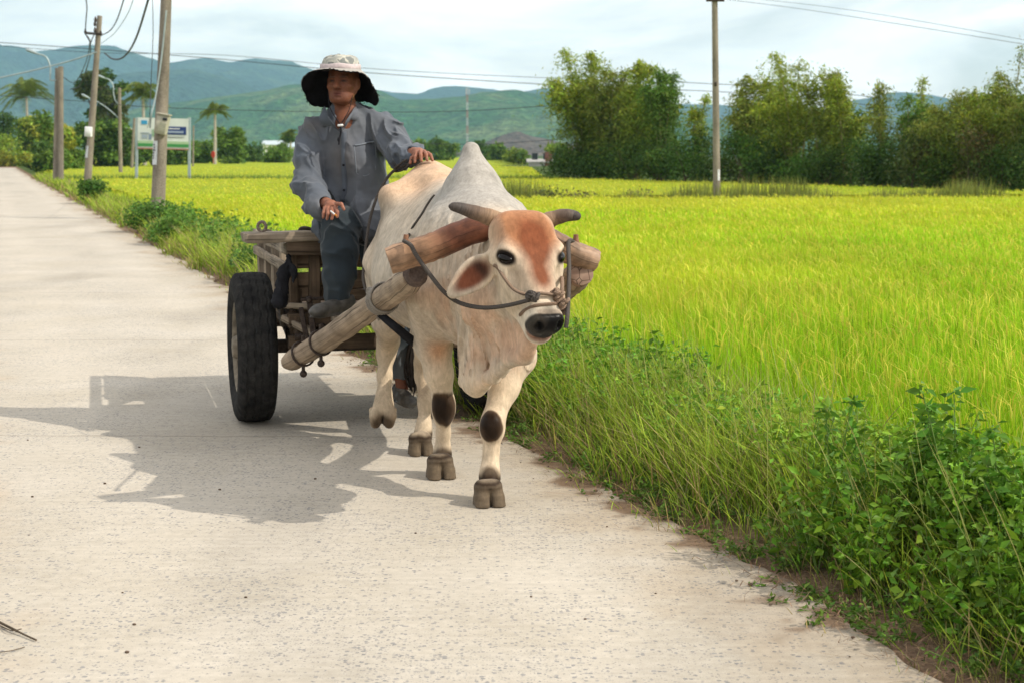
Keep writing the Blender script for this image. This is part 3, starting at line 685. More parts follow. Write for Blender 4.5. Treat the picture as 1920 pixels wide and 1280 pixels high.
# leafy ground cover low along the verge (bottom right and around the wheel)
st_all, LP, LS, LC = MB(), [], [], []
def weed_patch(n, ylo, yhi, slo, shi, h, leaf, col, nst=(3, 6)):
    for _ in range(n):
        y = rng.uniform(ylo, yhi); s = rng.uniform(slo, shi); x = float(x_edge(y)) + s / .945
        st, p, z = weed_plant(x, y, h * rng.uniform(.6, 1.15) * float(sm01(s, -.1, .5) * .6 + .4), rng.integers(*nst), .16, leaf, col)
        for q_ in st: st_all.tube(q_, np.linspace(.003, .0015, len(q_)), 4, caps=False)
        LP.append(p); LS.append(z); LC.append(jitcol(len(p), col, .22, .12))
weed_patch(260, 3.3, 5.5, 0.18, 1.7, .44, .050, (0.125, 0.245, 0.020))
weed_patch(150, 3.8, 6.3, 0.5, 1.8, .46, .048, (0.19, 0.34, 0.028))
weed_patch(90, 5.5, 7.8, 0.5, 1.8, .36, .044, (0.20, 0.34, 0.028))
weed_patch(160, 3.6, 12, -.02, .35, .12, .030, (0.11, 0.20, 0.03), (2, 4))
weed_patch(110, 6.2, 11.5, 0.35, 1.5, .36, .042, (0.15, 0.31, 0.03))
weed_patch(70, 8.3, 11.0, 0.2, 1.4, .42, .05, (0.13, 0.29, 0.025))
weed_patch(120, 11.5, 17, 0.25, 1.8, .38, .06, (0.12, 0.25, 0.035), (2, 4))
weed_patch(150, 17, 34, 0.3, 2.0, .55, .09, (0.12, 0.24, 0.035), (2, 4))
V, F, C = join([leafcloud(np.concatenate(LP), np.concatenate(LS), np.concatenate(LC), .48, .45, .05)])
gc = put('leafy_ground_cover', np_mesh('leafy_ground_cover', V, F, True, col=C), M['weed']); tag(gc, kind='stuff')
M['stem'] = simple('green_stem', (0.13, 0.22, 0.05), 0.7)
so = st_all.build('weed_stems', M['stem'], None, sharp=0); tag(so, kind='stuff')
# ------------------------------------------------------------------ the ox: one continuous body
OX = np.array([-0.10, 6.6, 0.0]); UU = np.array([-0.259, 0.966, 0]); VV = np.array([-0.966, -0.259, 0]); ZZ = np.array([0, 0, 1.0])
HD = -UU
def LO(u, v, z): return OX + UU * u + VV * v + ZZ * z
RB = np.stack([UU, VV, ZZ], 1)
def build_ox():
    s = SDF((-1.22, 5.55, -0.02), (0.52, 8.25, 1.58), 0.0058)
    # trunk
    s.ell(LO(.66, 0, .98), (.66, .275, .33), RB, .02)
    s.ell(LO(.80, .035, .88), (.46, .325, .285), RB, .10)
    s.ell(LO(.12, 0, .93), (.32, .225, .34), RB, .12)                 # chest
    s.ell(LO(1.20, .01, 1.06), (.27, .235, .30), RB, .12); s.ell(LO(.98, .13, 1.03), (.26, .165, .21), RB, .10)               # rump
    s.chain([LO(.35, 0, 1.20), LO(.75, 0, 1.22), LO(1.02, 0, 1.30), LO(1.18, 0, 1.335), LO(1.38, 0, 1.25)], [.10, .07, .06, .055, .06], .10)
    for v in (-1, 1): s.cone(LO(1.02, v * .225 + .01, 1.25), LO(1.10, v * .12, 1.27), .055, .06, .10)    # hook bones
    s.cone(LO(1.0, -.08, 1.27), LO(1.28, 0, 1.30), .07, .06, .08)
    # hump
    s.cone(LO(.20, 0, 1.08), LO(.27, 0, 1.30), .185, .105, .10)
    s.cone(LO(.26, 0, 1.26), LO(.31, 0, 1.465), .110, .040, .07)
    s.cone(LO(.30, 0, 1.25), LO(.50, 0, 1.17), .08, .08, .12)
    # shoulders
    for v in (-.78, 1.1): s.ell(LO(.16, v * .165, .94), (.17, .10, .27), RB, .09)
    # neck
    hb = P(972, 470, 6.12)
    s.chain([LO(.12, 0, 1.08), LO(-.12, 0, 1.035), hb], [.20, .145, .110], .10)
    s.chain([LO(.02, 0, .88), P(930, 560, 6.25), P(985, 545, 6.02)], [.19, .13, .085], .09)
    # dewlap: a curtain of skin from the throat to the brisket
    top = spline([P(985, 560, 5.98), P(965, 570, 6.10), P(935, 590, 6.22), P(905, 600, 6.34), P(880, 610, 6.46)], 11)
    bot = spline([P(996, 640, 5.93), P(983, 668, 6.00), P(958, 672, 6.10), P(922, 706, 6.24), P(893, 722, 6.34), P(872, 715, 6.46)], 11)
    for i in range(11):
        w = .013 * math.sin(i * 1.9)
        s.cone(top[i] + VV * w, bot[i] + VV * (w * 1.4), .050, .020, .04)
    for i in range(10): s.cone(bot[i], bot[i + 1], .024, .024, .03)
    s.ell(P(893, 710, 6.36), (.07, .045, .07), RB, .05)
    # legs: front left (A), front right (B), hind left (C), hind right lifted (D)
    legs = dict(
        A=[(LO(.06, -.09, .86), .125), (P(962, 668, 6.62), .088), (P(945, 725, 6.55), .062), (P(925, 787, 6.46), .0435), (P(923, 808, 6.445), .043), (P(921, 845, 6.45), .029), (P(919, 872, 6.44), .031), (P(918, 893, 6.42), .038), (P(919, 917, 6.395), .040)],
        B=[(LO(.12, .215, .86), .130), (P(812, 640, 6.86), .085), (P(823, 700, 6.86), .060), (P(832, 755, 6.88), .044), (P(831, 775, 6.88), .042), (P(831, 812, 6.93), .028), (P(830, 838, 6.95), .030), (P(829, 855, 6.95), .036), (P(829, 876, 6.93), .038)],
        C=[(LO(1.06, -.07, .88), .17), (P(808, 628, 7.52), .095), (P(797, 680, 7.66), .050), (P(795, 705, 7.66), .042), (P(797, 755, 7.56), .031), (P(795, 795, 7.50), .031), (P(793, 815, 7.49), .038), (P(792, 835, 7.47), .040)],
        D=[(LO(1.08, .20, .90), .165), (P(728, 600, 7.62), .080), (P(728, 640, 7.86), .052), (P(724, 662, 7.88), .044), (P(721, 705, 7.84), .033), (P(720, 742, 7.80), .036), (P(719, 764, 7.77), .048), (P(719, 778, 7.76), .046)])
    for k, L_ in legs.items(): s.chain([p for p, _ in L_], [r for _, r in L_], .035)
    # knee caps and hocks
    s.ell(P(923, 798, 6.42), (.040, .045, .055), RB, .03); s.ell(P(831, 765, 6.86), (.040, .045, .052), RB, .03)
    s.cone(P(728, 636, 7.90), P(729, 625, 7.94), .030, .02, .03); s.cone(P(797, 676, 7.70), P(798, 665, 7.75), .030, .02, .03)
    # cloven hooves
    for k, g in (('A', G(920, 950)), ('B', G(829, 898)), ('C', G(791, 854))):
        g = g * [1, 1, 0]; sc = .92 if k == 'C' else 1.0
        for v in (-1, 1):
            c = g + VV * v * .031 * sc + UU * .035
            s.chain([c + ZZ * .074 + UU * .012, c + ZZ * .035 - UU * .014, c - ZZ * .006 - UU * .034], [.029 * sc, .033 * sc, .0355 * sc], .008)
            s.cone(c + ZZ * .03 + UU * .012, c - ZZ * .004 + UU * .014, .033 * sc, .034 * sc, .010)
        for v in (-1, 1): s.cone(g + VV * v * .028 + UU * .085 + ZZ * .085, g + VV * v * .03 + UU * .095 + ZZ * .06, .016, .011, .012)
        c = g + UU * .0; s.ell(c + ZZ * .01 - UU * .035, (.055, .0042, .078), RB, .009, 'sub')          # cleft
    for g in (G(920, 950), G(829, 898), G(791, 854)): s.ell(g * [1, 1, 0] + UU * .035 + ZZ * .086, (.040, .053, .026), RB, .02)
    for v in (-1, 1):
        c = P(718 - v * 13, 782, 7.74); s.chain([c + ZZ * .01, c - ZZ * .035 + UU * .02], [.036, .026], .015)
        s.cone(P(718 - v * 20, 768, 7.82), P(718 - v * 21, 776, 7.85), .018, .012, .015)
    s.ell(P(718, 792, 7.72), (.05, .0045, .04), RB, .006, 'sub')
    s.field((-1.3, 5.5, -.05), (.6, 8.3, .05), lambda D, X, Y, Z: np.maximum(D, .001 - Z))
    # ---- head
    H0 = np.array([.051, 5.95, 1.250]); d = np.array([.185, -.455, -.870]); d /= np.linalg.norm(d)
    l = np.array([-.918, -.397, 0]); l /= np.linalg.norm(l); n = np.cross(l, d); n /= np.linalg.norm(n)
    if n[2] < 0: n = -n
    RH = np.stack([d, n, l], 1)
    def H(a, b, c): return H0 + d * a + n * b + l * c
    def EYE_R(c):                                        # axes of the slanting eye slit on side c
        e1_ = d * .62 - l * (c * .50) + n * .60; e1_ /= np.linalg.norm(e1_); nn_ = l * c * .80 + n * .60; nn_ -= e1_ * (nn_ @ e1_); nn_ /= np.linalg.norm(nn_)
        return np.stack([e1_, np.cross(nn_, e1_), nn_], 1)
    for c in (-1, 1):
        s.ell(H(.070, -.080, c * .045), (.085, .085, .085), RH, .05)      # poll
        s.ell(H(.150, -.064, c * .045), (.120, .066, .090), RH, .05)      # broad flat forehead
        s.ell(H(.172, -.030, c * .100), (.040, .034, .034), RH, .035)     # brow
        s.cone(H(.155, -.028, c * .126), H(.195, .006, c * .098), .012, .012, .02)        # upper lid
        s.ell(H(.245, -.062, c * .088), (.075, .050, .034), RH, .04)      # below the eye
        s.ell(H(.25, -.135, c * .062), (.13, .085, .042), RH, .05)        # cheek
        s.cone(H(.17, -.19, c * .05), H(.43, -.120, c * .024), .050, .036, .04)   # jaw
        s.ell(H(.455, -.045, c * .034), (.048, .050, .038), RH, .03)      # nostril swell
        s.cone(H(.22, -.035, c * .040), H(.40, -.035, c * .024), .040, .032, .035)  # sides of the nose bridge
    s.cone(H(.20, -.070, 0), H(.40, -.058, 0), .078, .052, .05)
    for c in (-1, 1):
        s.ell(H(.105, -.045, c * .150), (.050, .050, .022), RH, .035, 'sub')      # temple hollow
        s.ell(H(.305, -.030, c * .098), (.060, .030, .020), RH, .035, 'sub')      # hollow beside the bridge
        s.cone(H(.235, -.060, c * .110), H(.34, -.075, c * .078), .012, .010, .03)  # facial crest
    s.ell(H(.19, .030, 0), (.075, .014, .030), RH, .03, 'sub')
    s.cone(H(.12, -.12, 0), H(.30, -.13, 0), .085, .06, .05)
    s.ell(H(.466, -.050, 0), (.040, .050, .062), RH, .025); s.cone(H(.468, -.020, .034), H(.468, -.020, -.034), .030, .030, .02)             # muzzle
    s.ell(H(.474, -.112, 0), (.040, .032, .050), RH, .02); s.cone(H(.40, -.10, 0), H(.47, -.105, 0), .05, .045, .03)              # chin
    s.ell(H(.513, -.092, 0), (.020, .006, .064), RH, .010, 'sub')      # mouth
    for c in (-1, 1):
        s.ell(H(.490, -.014, c * .043), (.019, .024, .0125), RH, .010, 'sub')      # nostrils
        s.ell(H(.500, -.020, c * .052), (.020, .012, .010), RH, .01, 'sub')
        s.ell(H(.204, -.014, c * .135), (.038, .023, .020), EYE_R(c), .010, 'sub')      # eye sockets
    # ears: thin cupped leaves
    def ear(base, tip, wdir, half, face, cup):
        ax = tip - base; L_ = np.linalg.norm(ax); ax = ax / L_; w = wdir - ax * (wdir @ ax); w /= np.linalg.norm(w); f = np.cross(ax, w)
        if f @ face < 0: f = -f
        R = np.stack([ax, w, f], 1); c = base + ax * L_ * .52
        s.cone(base - ax * .03, base + ax * .05, .040, .030, .03)
        s.ell(c - ax * L_ * .08, (L_ * .42, half, .019), R, .015); s.ell(c + ax * L_ * .14, (L_ * .42, half * .66, .016), R, .02)
        s.ell(c + f * .017 - ax * L_ * .04, (L_ * .44, half * .90, .0165), R, .008, 'sub'); s.ell(c + f * .015 + ax * L_ * .18, (L_ * .35, half * .56, .013), R, .008, 'sub')
        return c, R
    e1 = ear(H(.160, -.105, .118), P(846, 551, 5.90), P(925, 520, 5.9) - P(895, 480, 5.9), .064, np.array([.2, -1, .1]), 1)
    e2 = ear(H(.165, -.105, -.118), P(1056, 574, 6.00), np.array([.25, .9, .1]), .054, np.array([.5, -1, 0]), 1)
    # skin: hanging folds over neck, chest and flank
    def folds(D, X, Y, Z):
        x, y = X - OX[0], Y - OX[1]; u = x * UU[0] + y * UU[1]; v = x * VV[0] + y * VV[1]
        near = np.abs(D) < .03
        if not near.any(): return D
        I = np.nonzero(near); uu = (u + 0 * Z + 0 * D)[I]; vv = (v + 0 * Z + 0 * D)[I]; zz = (Z + 0 * D)[I]
        nse = vnoise(np.stack([uu * 7, vv * 7, zz * 3.5], -1), 41) - .5; n2 = vnoise(np.stack([uu * 16, vv * 16, zz * 6], -1), 42) - .5
        ph = uu * 62 + zz * 16 + nse * 9
        mk = sm01(zz, .55, .7) * (1 - sm01(zz, 1.22, 1.34)) * (1 - sm01(uu, .65, 1.05)); mk = mk * sm01(uu, -.45, -.2)
        neck = sm01(-uu, -.25, .15) * sm01(zz, .45, .55) * (1 - sm01(zz, 1.15, 1.25)) * sm01(uu, -.62, -.4)
        rid = lambda t, p_: (1 - np.abs(np.sin(t))) ** p_
        drp = 1 - np.abs(vnoise(np.stack([vv * 34 + uu * 30 + nse * 2.5, uu * 10, zz * 3.6], -1), 44) - .5) * 2; drp = drp ** 5
        a = -.0060 * mk * rid(ph * .5, 3) * (.5 + n2 + .5 * nse) + -.0120 * neck * drp + .0030 * neck * np.sin(vv * 78 + nse * 10 + uu * 8)
        wr = np.exp(-((uu - .12) / .12) ** 2) * np.exp(-((zz - 1.20) / .07) ** 2); a += -.0045 * wr * rid(zz * 95 + nse * 8, 3)           # creases where the hump meets the neck
        hm = sm01(zz, 1.18, 1.3); a += .004 * (n2) + .003 * hm * (vnoise(np.stack([uu * 30, vv * 30, zz * 12], -1), 43) - .5)
        a += .020 * np.exp(-((uu - .47 + .30 * (1.2 - zz)) / .045) ** 2) * mk * .6                    # edge of the shoulder blade
        D[I] = D[I] + a; return D
    # keep head free of folds: displace only behind it
    def body_only(D, X, Y, Z):
        B = folds(D.copy(), X, Y, Z)
        hd = (X - H0[0]) * d[0] + (Y - H0[1]) * d[1] + (Z - H0[2]) * d[2]; hn = (X - H0[0]) * n[0] + (Y - H0[1]) * n[1] + (Z - H0[2]) * n[2]
        m = sm01(-(hn + 0 * hd), .14, .24); return D * (1 - m) + B * m
    s.field((-1.3, 5.5, .25), (.6, 8.3, 1.6), body_only)
    V, F = s.extract(2)
    # ---- colouring
    C = np.tile(np.array([.58, .475, .365]), (len(V), 1))
    R0 = V - OX; u, v, z = R0 @ UU, R0 @ VV, V[:, 2]
    nz1 = fbm(V * 3.0, 4, 51); nz2 = fbm(V * [14, 14, 5], 4, 52); nz3 = fbm(V * 7, 3, 53)
    C = mixc(C, (.44, .365, .28), sm01(nz1, .42, .66) * .5); C = mixc(C, (.36, .29, .22), sm01(nz2, .52, .75) * .18); C = mixc(C, (.66, .56, .44), sm01(nz3, .5, .75) * .5)
    wq = nz1 * .10; st_ = vnoise(np.stack([(u + .55 * z + wq) * 70, v * 9, (z - .5 * u) * 2.6], -1), 56) * .6 + vnoise(np.stack([(u + .55 * z + wq) * 30, v * 6, (z - .5 * u) * 1.8], -1), 57) * .4
    C = C * (1 + .42 * (st_ - .5) * sm01(z, .5, .7) * (1 - .5 * sm01(z, 1.2, 1.3)))[:, None]
    C = mixc(C, (.385, .36, .325), sm01(z, 1.08, 1.28) * (1 - sm01(u, .42, .62)) * sm01(u, -.2, .0) * .95)              # grey hump
    C = mixc(C, (.22, .20, .18), sm01(z, 1.1, 1.3) * (1 - sm01(u, .3, .5)) * sm01(nz2, .5, .75) * .45 * sm01(u, -.1, .05))
    C = mixc(C, (.62, .40, .25), sm01(z, 1.18, 1.30) * sm01(u, .55, .85) * .75)                                          # warm back
    C = mixc(C, (.17, .14, .11), np.exp(-(((V - LO(1.0, .28, 1.15)) / [.09, .09, .12]) ** 2).sum(1)) * .8)                # dark smudge by the hip
    C = mixc(C, (.48, .43, .36), sm01(u, .1, .4) * (1 - sm01(u, .8, 1.0)) * (1 - sm01(z, 1.0, 1.25)) * .5)
    C = mixc(C, (.56, .32, .20), sm01(-u, -.2, .1) * (1 - sm01(z, .80, 1.15)) * sm01(z, .4, .5) * sm01(nz3, .40, .66) * .6)   # flushed dewlap
    C = mixc(C, (.57, .27, .13), np.exp(-(((V - P(822, 655, 6.78)) / [.05, .08, .09]) ** 2).sum(1)) * .75)
    C = mixc(C, (.64, .51, .36), (1 - sm01(z, .45, .62)) * .8); C = mixc(C, (.30, .20, .12), (1 - sm01(z, .30, .60)) * sm01(nz1, .50, .72) * sm01(u, .6, .8) * .6)
    for c0, r, k in ((P(923, 800, 6.39), .068, .95), (P(831, 768, 6.84), .066, .95)):
        dd = np.linalg.norm((V - c0) * [1, .9, .72], axis=1) + (nz2 - .5) * .07 + (nz3 - .5) * .10; m = 1 - sm01(dd, r * .66, r * .92); C = mixc(C, (.060, .030, .014), m * k); C = mixc(C, (.017, .010, .006), (1 - sm01(dd + (nz3 - .5) * .03, r * .25, r * .85)) * k)
    for c0, r in ((P(919, 890, 6.38), .055), (P(829, 853, 6.91), .05), (P(793, 835, 7.44), .062), (P(718, 790, 7.74), .090)):
        dd = np.linalg.norm((V - c0) * [1, .8, 1.0], axis=1) + (nz2 - .5) * .045; C = mixc(C, (.035, .017, .008), (1 - sm01(dd, r * .45, r)) * .85)
    for g, hh in ((G(920, 950), .088), (G(829, 898), .085), (G(791, 854), .08)):
        dxy = np.linalg.norm((V - g)[:, :2], axis=1); m = (dxy < .14)
        hoof = (1 - sm01(z + (nz2 - .5) * .02, hh - .012, hh + .008)) * m
        hc = np.array([.12, .090, .060]) * (0.75 + .6 * fbm(np.stack([V[:, 0] * 20, V[:, 1] * 20, V[:, 2] * 160], -1), 3, 55))[:, None]
        C = C * (1 - hoof[:, None]) + hc * hoof[:, None]
        band = np.exp(-((z - hh - .010 + (nz2 - .5) * .03) / .022) ** 2) * m; C = mixc(C, (.026, .014, .008), band * .97); cl = np.exp(-((((V - g) @ VV)) / .007) ** 2) * m * (1 - sm01(z, hh * .8, hh)) * (((V - g) @ UU) < 0); C = mixc(C, (.02, .014, .01), cl * .8)
    D_ = V - H0; a, b, c = D_ @ d, D_ @ n, D_ @ l
    inhead = (b > -.20) & (np.abs(c) < .175) & (a > -.06) & (a < .58)
    hm_ = inhead.astype(float)
    C = mixc(C, (.64, .52, .38), hm_ * .8)
    red = np.exp(-((a - .20) / .155) ** 4 - (np.abs(c + (nz3 - .5) * .012) / (.082 - .09 * a)) ** 2) * sm01(b, -.12, -.05)
    crown = np.exp(-((a - .05) / .13) ** 4 - (c / .125) ** 4) * sm01(b, -.15, -.07)
    C = mixc(C, (.43, .185, .080), hm_ * np.clip(crown * 1.05 + (nz3 - .5) * 1.4 * crown + (nz2 - .5) * .5 * crown, 0, .9))
    C = mixc(C, (.20, .060, .025), hm_ * np.clip(red * 1.35 + (nz3 - .5) * 1.2 * red + (nz2 - .5) * .5 * red, 0, .97))
    nose = sm01(a + b * .10 + (nz2 - .5) * .02, .446, .460) * sm01(b, -.100, -.082)
    nose = np.maximum(nose, sm01(a, .395, .425) * np.exp(-(c / .035) ** 2) * sm01(b, -.03, -.01) * .6)
    C = mixc(C, (.70, .62, .50), hm_ * sm01(a, .38, .42) * .8)
    C = mixc(C, (.33, .25, .19), hm_ * sm01(a, .425, .44) * (np.abs(c) < .05) * sm01(b, -.05, -.02) * .7); C = mixc(C, (.0065, .0058, .0058), hm_ * nose * (1 - .06 * sm01(nz2, .55, .7)))
    C = mixc(C, (.30, .17, .12), hm_ * np.exp(-((b + .095) / .012) ** 2) * sm01(a, .46, .49))
    C = mixc(C, (.0015, .0013, .0013), hm_ * np.maximum(1 - sm01(np.linalg.norm(D_ - (H(.492, -.012, .040) - H0), axis=1), .014, .022), 1 - sm01(np.linalg.norm(D_ - (H(.492, -.012, -.040) - H0), axis=1), .014, .022)))
    for cc in (-1, 1):
        E = H(.202, -.016, cc * .126) - H0; q_ = (D_ - E); da, db = q_ @ d, q_ @ n; dc = q_ @ l
        qe = q_ @ EYE_R(cc); r_ = np.sqrt(((qe[:, 0] - .006) / 1.75) ** 2 + (qe[:, 1] / .95) ** 2 + (qe[:, 2] * .9) ** 2)
        C = mixc(C, (.010, .006, .005), (1 - sm01(r_, .024, .037)))
        C = mixc(C, (.78, .68, .54), np.exp(-((r_ - .042) / .010) ** 2) * .12 * hm_)
    for (ec, R), L_ in ((e1, 1), (e2, 1)):
        q_ = (V - ec) @ R; m = (np.abs(q_[:, 0]) < .115) & (np.abs(q_[:, 1]) < .066) & (q_[:, 2] > -.016) & (q_[:, 2] < .03)
        rr = np.sqrt((q_[:, 0] / .105) ** 2 + (q_[:, 1] / (.052 - .16 * q_[:, 0])) ** 2); inn = m * (1 - sm01(rr + (nz2 - .5) * .12, .50, 1.02)) * (1 - sm01(q_[:, 2], .010, .018))
        C = mixc(C, (.20, .060, .030), inn * .97); C = mixc(C, (.02, .015, .013), inn * np.exp(-((q_[:, 0] + .045) / .03) ** 2) * .8)
    q = NM('ox_hide', 0.66, 0.10); vv = q.worldpos(); f1 = q.noise(q.worldpos((90, 90, 26)), 1.0, 4, 0.65, 0.6); f2 = q.noise(vv, 24, 5, 0.6)
    cc = q.mix(1.0, q.attr(), q.ramp(f1, [(0.25, 0.76), (0.75, 1.16)]), 'MULTIPLY'); cc = q.mix(1.0, cc, q.ramp(f2, [(0.3, 0.84), (0.7, 1.10)]), 'MULTIPLY'); cc = q.mix(1.0, cc, q.ramp(q.noise(q.worldpos((26, 26, 7)), 1.0, 5, 0.6, 0.8), [(0.3, 0.88), (0.7, 1.08)]), 'MULTIPLY')
    q.color(cc); q.bump(q.mix(0.35, f1, f2), 0.35, 0.004)
    q.b.inputs['Sheen Weight'].default_value = 0.06; q.b.inputs['Sheen Roughness'].default_value = 0.5
    # wet black nose and smooth hooves are glossier: dark skin reads through the attribute
    sep = q.n('ShaderNodeRGBToBW'); q.l(q.attr(), sep.inputs[0]); q.l(q.ramp(sep.outputs[0], [(0.008, 0.24), (0.04, 0.66)]), q.b.inputs['Roughness'])
    t = thing('humped_ox', LO(.5, 0, 0), 'cream humped ox with a reddish forehead, pulling the cart along the road', 'ox')
    put('body', np_mesh('ox_body', V, F, True, col=np.clip(C, .0012, 1)), q.m, t)
    from mathutils.bvhtree import BVHTree
    global ox_bvh; ox_bvh = BVHTree.FromPolygons([tuple(v_) for v_ in V], [tuple(f_) for f_ in F])
    # horns
    hq = NM('horn', 0.55, 0.35); hv = hq.coord('UV', (1, 1, 1)); sx = hq.n('ShaderNodeSeparateXYZ'); hq.l(hv, sx.inputs[0])
    hn_ = hq.noise(hq.coord('UV', (110, 9, 1)), 1.0, 5, .7, 1.2); hc = hq.ramp(sx.outputs[0], [(0.0, (.36, .23, .13)), (0.05, (.28, .18, .11)), (.10, (.15, .10, .07)), (.17, (.075, .062, .055))])
    hq.color(hq.mix(1.0, hc, hq.ramp(hn_, [(0.3, 0.6), (0.7, 1.3)]), 'MULTIPLY')); hq.bump(hn_, 0.6, 0.004)
    for pts, r0 in (([P(940, 416, 6.00), P(910, 405, 5.985), P(884, 397, 5.975), P(861, 390, 5.96), P(842, 387, 5.94)], 1), ([P(1005, 425, 6.06), P(1030, 413, 6.06), P(1048, 407, 6.06), P(1064, 404, 6.04), P(1078, 405, 6.04), P(1086, 407, 6.02)], 1)):
        b = MB(); c_ = spline(pts, 16); tt = np.linspace(0, 1, 16)
        r = np.interp(tt, [0, .25, .6, .92, 1], [.036, .032, .025, .0175, .006]) + .0012 * np.sin(tt * 70) * (tt < .5)
        b.tube(c_, r, 14); b.build('horn', hq.m, t, sharp=60)
    eq = NM('ox_eye', 0.12, 0.35); eq.color((.006, .004, .0035))
    for cc_ in (-1, 1):
        b = MB(); b.ball(H(.204, -.0235, cc_ * .1165), (.0335, .0195, .0150), 16, 10, EYE_R(cc_)); b.build('eye', eq.m, t, sharp=0)
    # tail: cord behind the rump and black switch beside the hind legs
    b = MB(); tp = spline([LO(1.40, 0, 1.22), LO(1.50, -.01, 1.08), LO(1.46, -.03, .82), P(773, 655, 7.95)], 16); b.tube(tp, np.linspace(.035, .014, 16), 8); tl = b.build('tail', q.m, t)
    me = tl.data; a_ = me.color_attributes.new('Col', 'FLOAT_COLOR', 'POINT'); a_.data.foreach_set('color', np.tile([.45, .38, .30, 1.], len(me.vertices)).astype(np.float32))
    b = MB()
    for i in range(46):
        o = rng.normal(0, 1, 3) * [.014, .014, .02]; e = P(773 + rng.normal(0, 4), 722 + rng.normal(0, 9), 7.93)
        b.tube(spline([P(773, 650, 7.95) + o * .7, P(773, 685, 7.94) + o * 1.5 + rng.normal(0, .004, 3), e], 6), [.007, .008, .008, .007, .005, .001], 5)
    hq2 = NM('tail_hair', .6, .3); hq2.color((.018, .014, .012)); b.build('tail_tuft', hq2.m, t)
    return t, H, RH
ox, HEAD, RH = build_ox()
# ------------------------------------------------------------------ the cart
WL = G(475, 788) * [1, 1, 0]                                     # left tyre touches the road here
EF = np.array([.259, -.966, 0]); ER = np.array([.966, .259, 0])  # forwards, and towards the picture's right
AX = WL + ER * .655
def CL(r, f, z): return AX + ER * r + EF * f + np.array([0, 0, z])
def nails(b, pts, r=.008):
    for p in pts: b.ball(p, r, 6, 4)
def wheel(t, r0):
    """tyre as a lathe with grooves, steel rim with hub and bolts; r0 = track position, outer side follows its sign"""
    sg = 1 if r0 > 0 else -1; R, w = .408, .105
    b = MB(); prof = []                                           # (axial, radius) from the inner bead round the tread to the outer bead
    for a, r in ((-.070, .235), (-.090, .262), (-.103, .300), (-.106, .335), (-.100, .372), (-.090, .390), (-.083, .399), (-.066, .4035), (-.062, .4000), (-.054, .4000), (-.050, .4055),
                 (-.024, .4075), (-.021, .4035), (-.013, .4035), (-.010, .408), (.010, .408), (.013, .4035), (.021, .4035), (.024, .4075), (.050, .4055), (.054, .4000), (.062, .4000), (.066, .4035),
                 (.083, .399), (.090, .390), (.100, .372), (.106, .335), (.103, .300), (.090, .262), (.070, .235)): prof.append((a, r))
    prof = np.array(prof); n = 120; K = len(prof); th = np.linspace(0, 2 * np.pi, n, endpoint=False)
    V = []
    for i, a in enumerate(th):
        rr = prof[:, 1].copy(); ax_ = prof[:, 0].copy()
        sh = (np.abs(ax_) > .076) & (np.abs(ax_) < .101) & (rr > .36)
        rr[sh] -= .008 * (i % 3 == 0)                                # shoulder blocks
        zig = (np.abs(np.abs(ax_) - .058) < .01) | (np.abs(np.abs(ax_) - .017) < .008); ax_[zig] += .0035 * (1 if i % 4 < 2 else -1)
        p = CL(r0, 0, R); V.append(p + ER * (ax_ * sg)[:, None] + (EF * math.cos(a) + np.array([0, 0, 1]) * math.sin(a)) * rr[:, None])
    V = np.concatenate(V); i, j = np.meshgrid(np.arange(n), np.arange(K - 1), indexing='ij'); i2 = (i + 1) % n
    b.add(V, np.stack([i * K + j, i * K + j + 1, i2 * K + j + 1, i2 * K + j], -1).reshape(-1, 4))
    wh = put_part_empty('wheel', CL(r0, 0, 0), t)
    b.build('tyre', M['rubber'], wh, sharp=35)
    b = MB(); c = CL(r0, 0, R)
    def lathe(pr, n=40):
        pr = np.array(pr); K = len(pr); th = np.linspace(0, 2 * np.pi, n, endpoint=False)
        V = np.concatenate([c + ER * (pr[:, 0] * sg)[:, None] + (EF * math.cos(a) + np.array([0, 0, 1]) * math.sin(a)) * pr[:, 1][:, None] for a in th])
        i, j = np.meshgrid(np.arange(n), np.arange(K - 1), indexing='ij'); i2 = (i + 1) % n
        b.add(V, np.stack([i * K + j, i * K + j + 1, i2 * K + j + 1, i2 * K + j], -1).reshape(-1, 4))
    lathe([(.085, .248), (.078, .236), (.060, .226), (-.060, .226), (-.078, .236), (-.085, .248), (-.078, .252), (.078, .252), (.085, .248)])
    lathe([(.055, .226), (.030, .190), (.045, .120), (.050, .090), (.035, .080), (.090, .060), (.105, .050), (.110, 0.0)])
    lathe([(.045, .226), (.020, .190), (.035, .120), (.020, .0)])
    for k in range(6):
        a = k * math.pi / 3; p = c + (EF * math.cos(a) + np.array([0, 0, 1]) * math.sin(a)) * .10 + ER * sg * .05; b.tube([p, p + ER * sg * .028], .011, 6)
    b.build('rim', M['rim'], wh)
def put_part_empty(name, loc, parent):
    o = bpy.data.objects.new(name, None); link(o); o.parent = parent; o.empty_display_size = .05
    o.location = Vector([float(v) for v in loc]) - parent_origin(parent); return o
q = NM('tyre_rubber', 0.85, 0.08); v = q.worldpos(); f = q.noise(v, 18, 5); g = q.noise(v, 120, 3)
q.color(q.mix(1.0, q.ramp(f, [(0.3, (.012, .012, .013)), (0.75, (.042, .040, .037))]), q.ramp(g, [(0.3, .8), (0.7, 1.2)]), 'MULTIPLY')); q.bump(g, .4, .004); M['rubber'] = q.m
M['rim'] = simple('dusty_steel_rim', (.20, .17, .13), .7, .3, 25, .35, .2, .2)

cart = thing('ox_cart', CL(0, 0, 0), 'old wooden two-wheeled cart on rubber tyres that the driver sits on', 'cart')
wheel(cart, -.655); wheel(cart, .655)
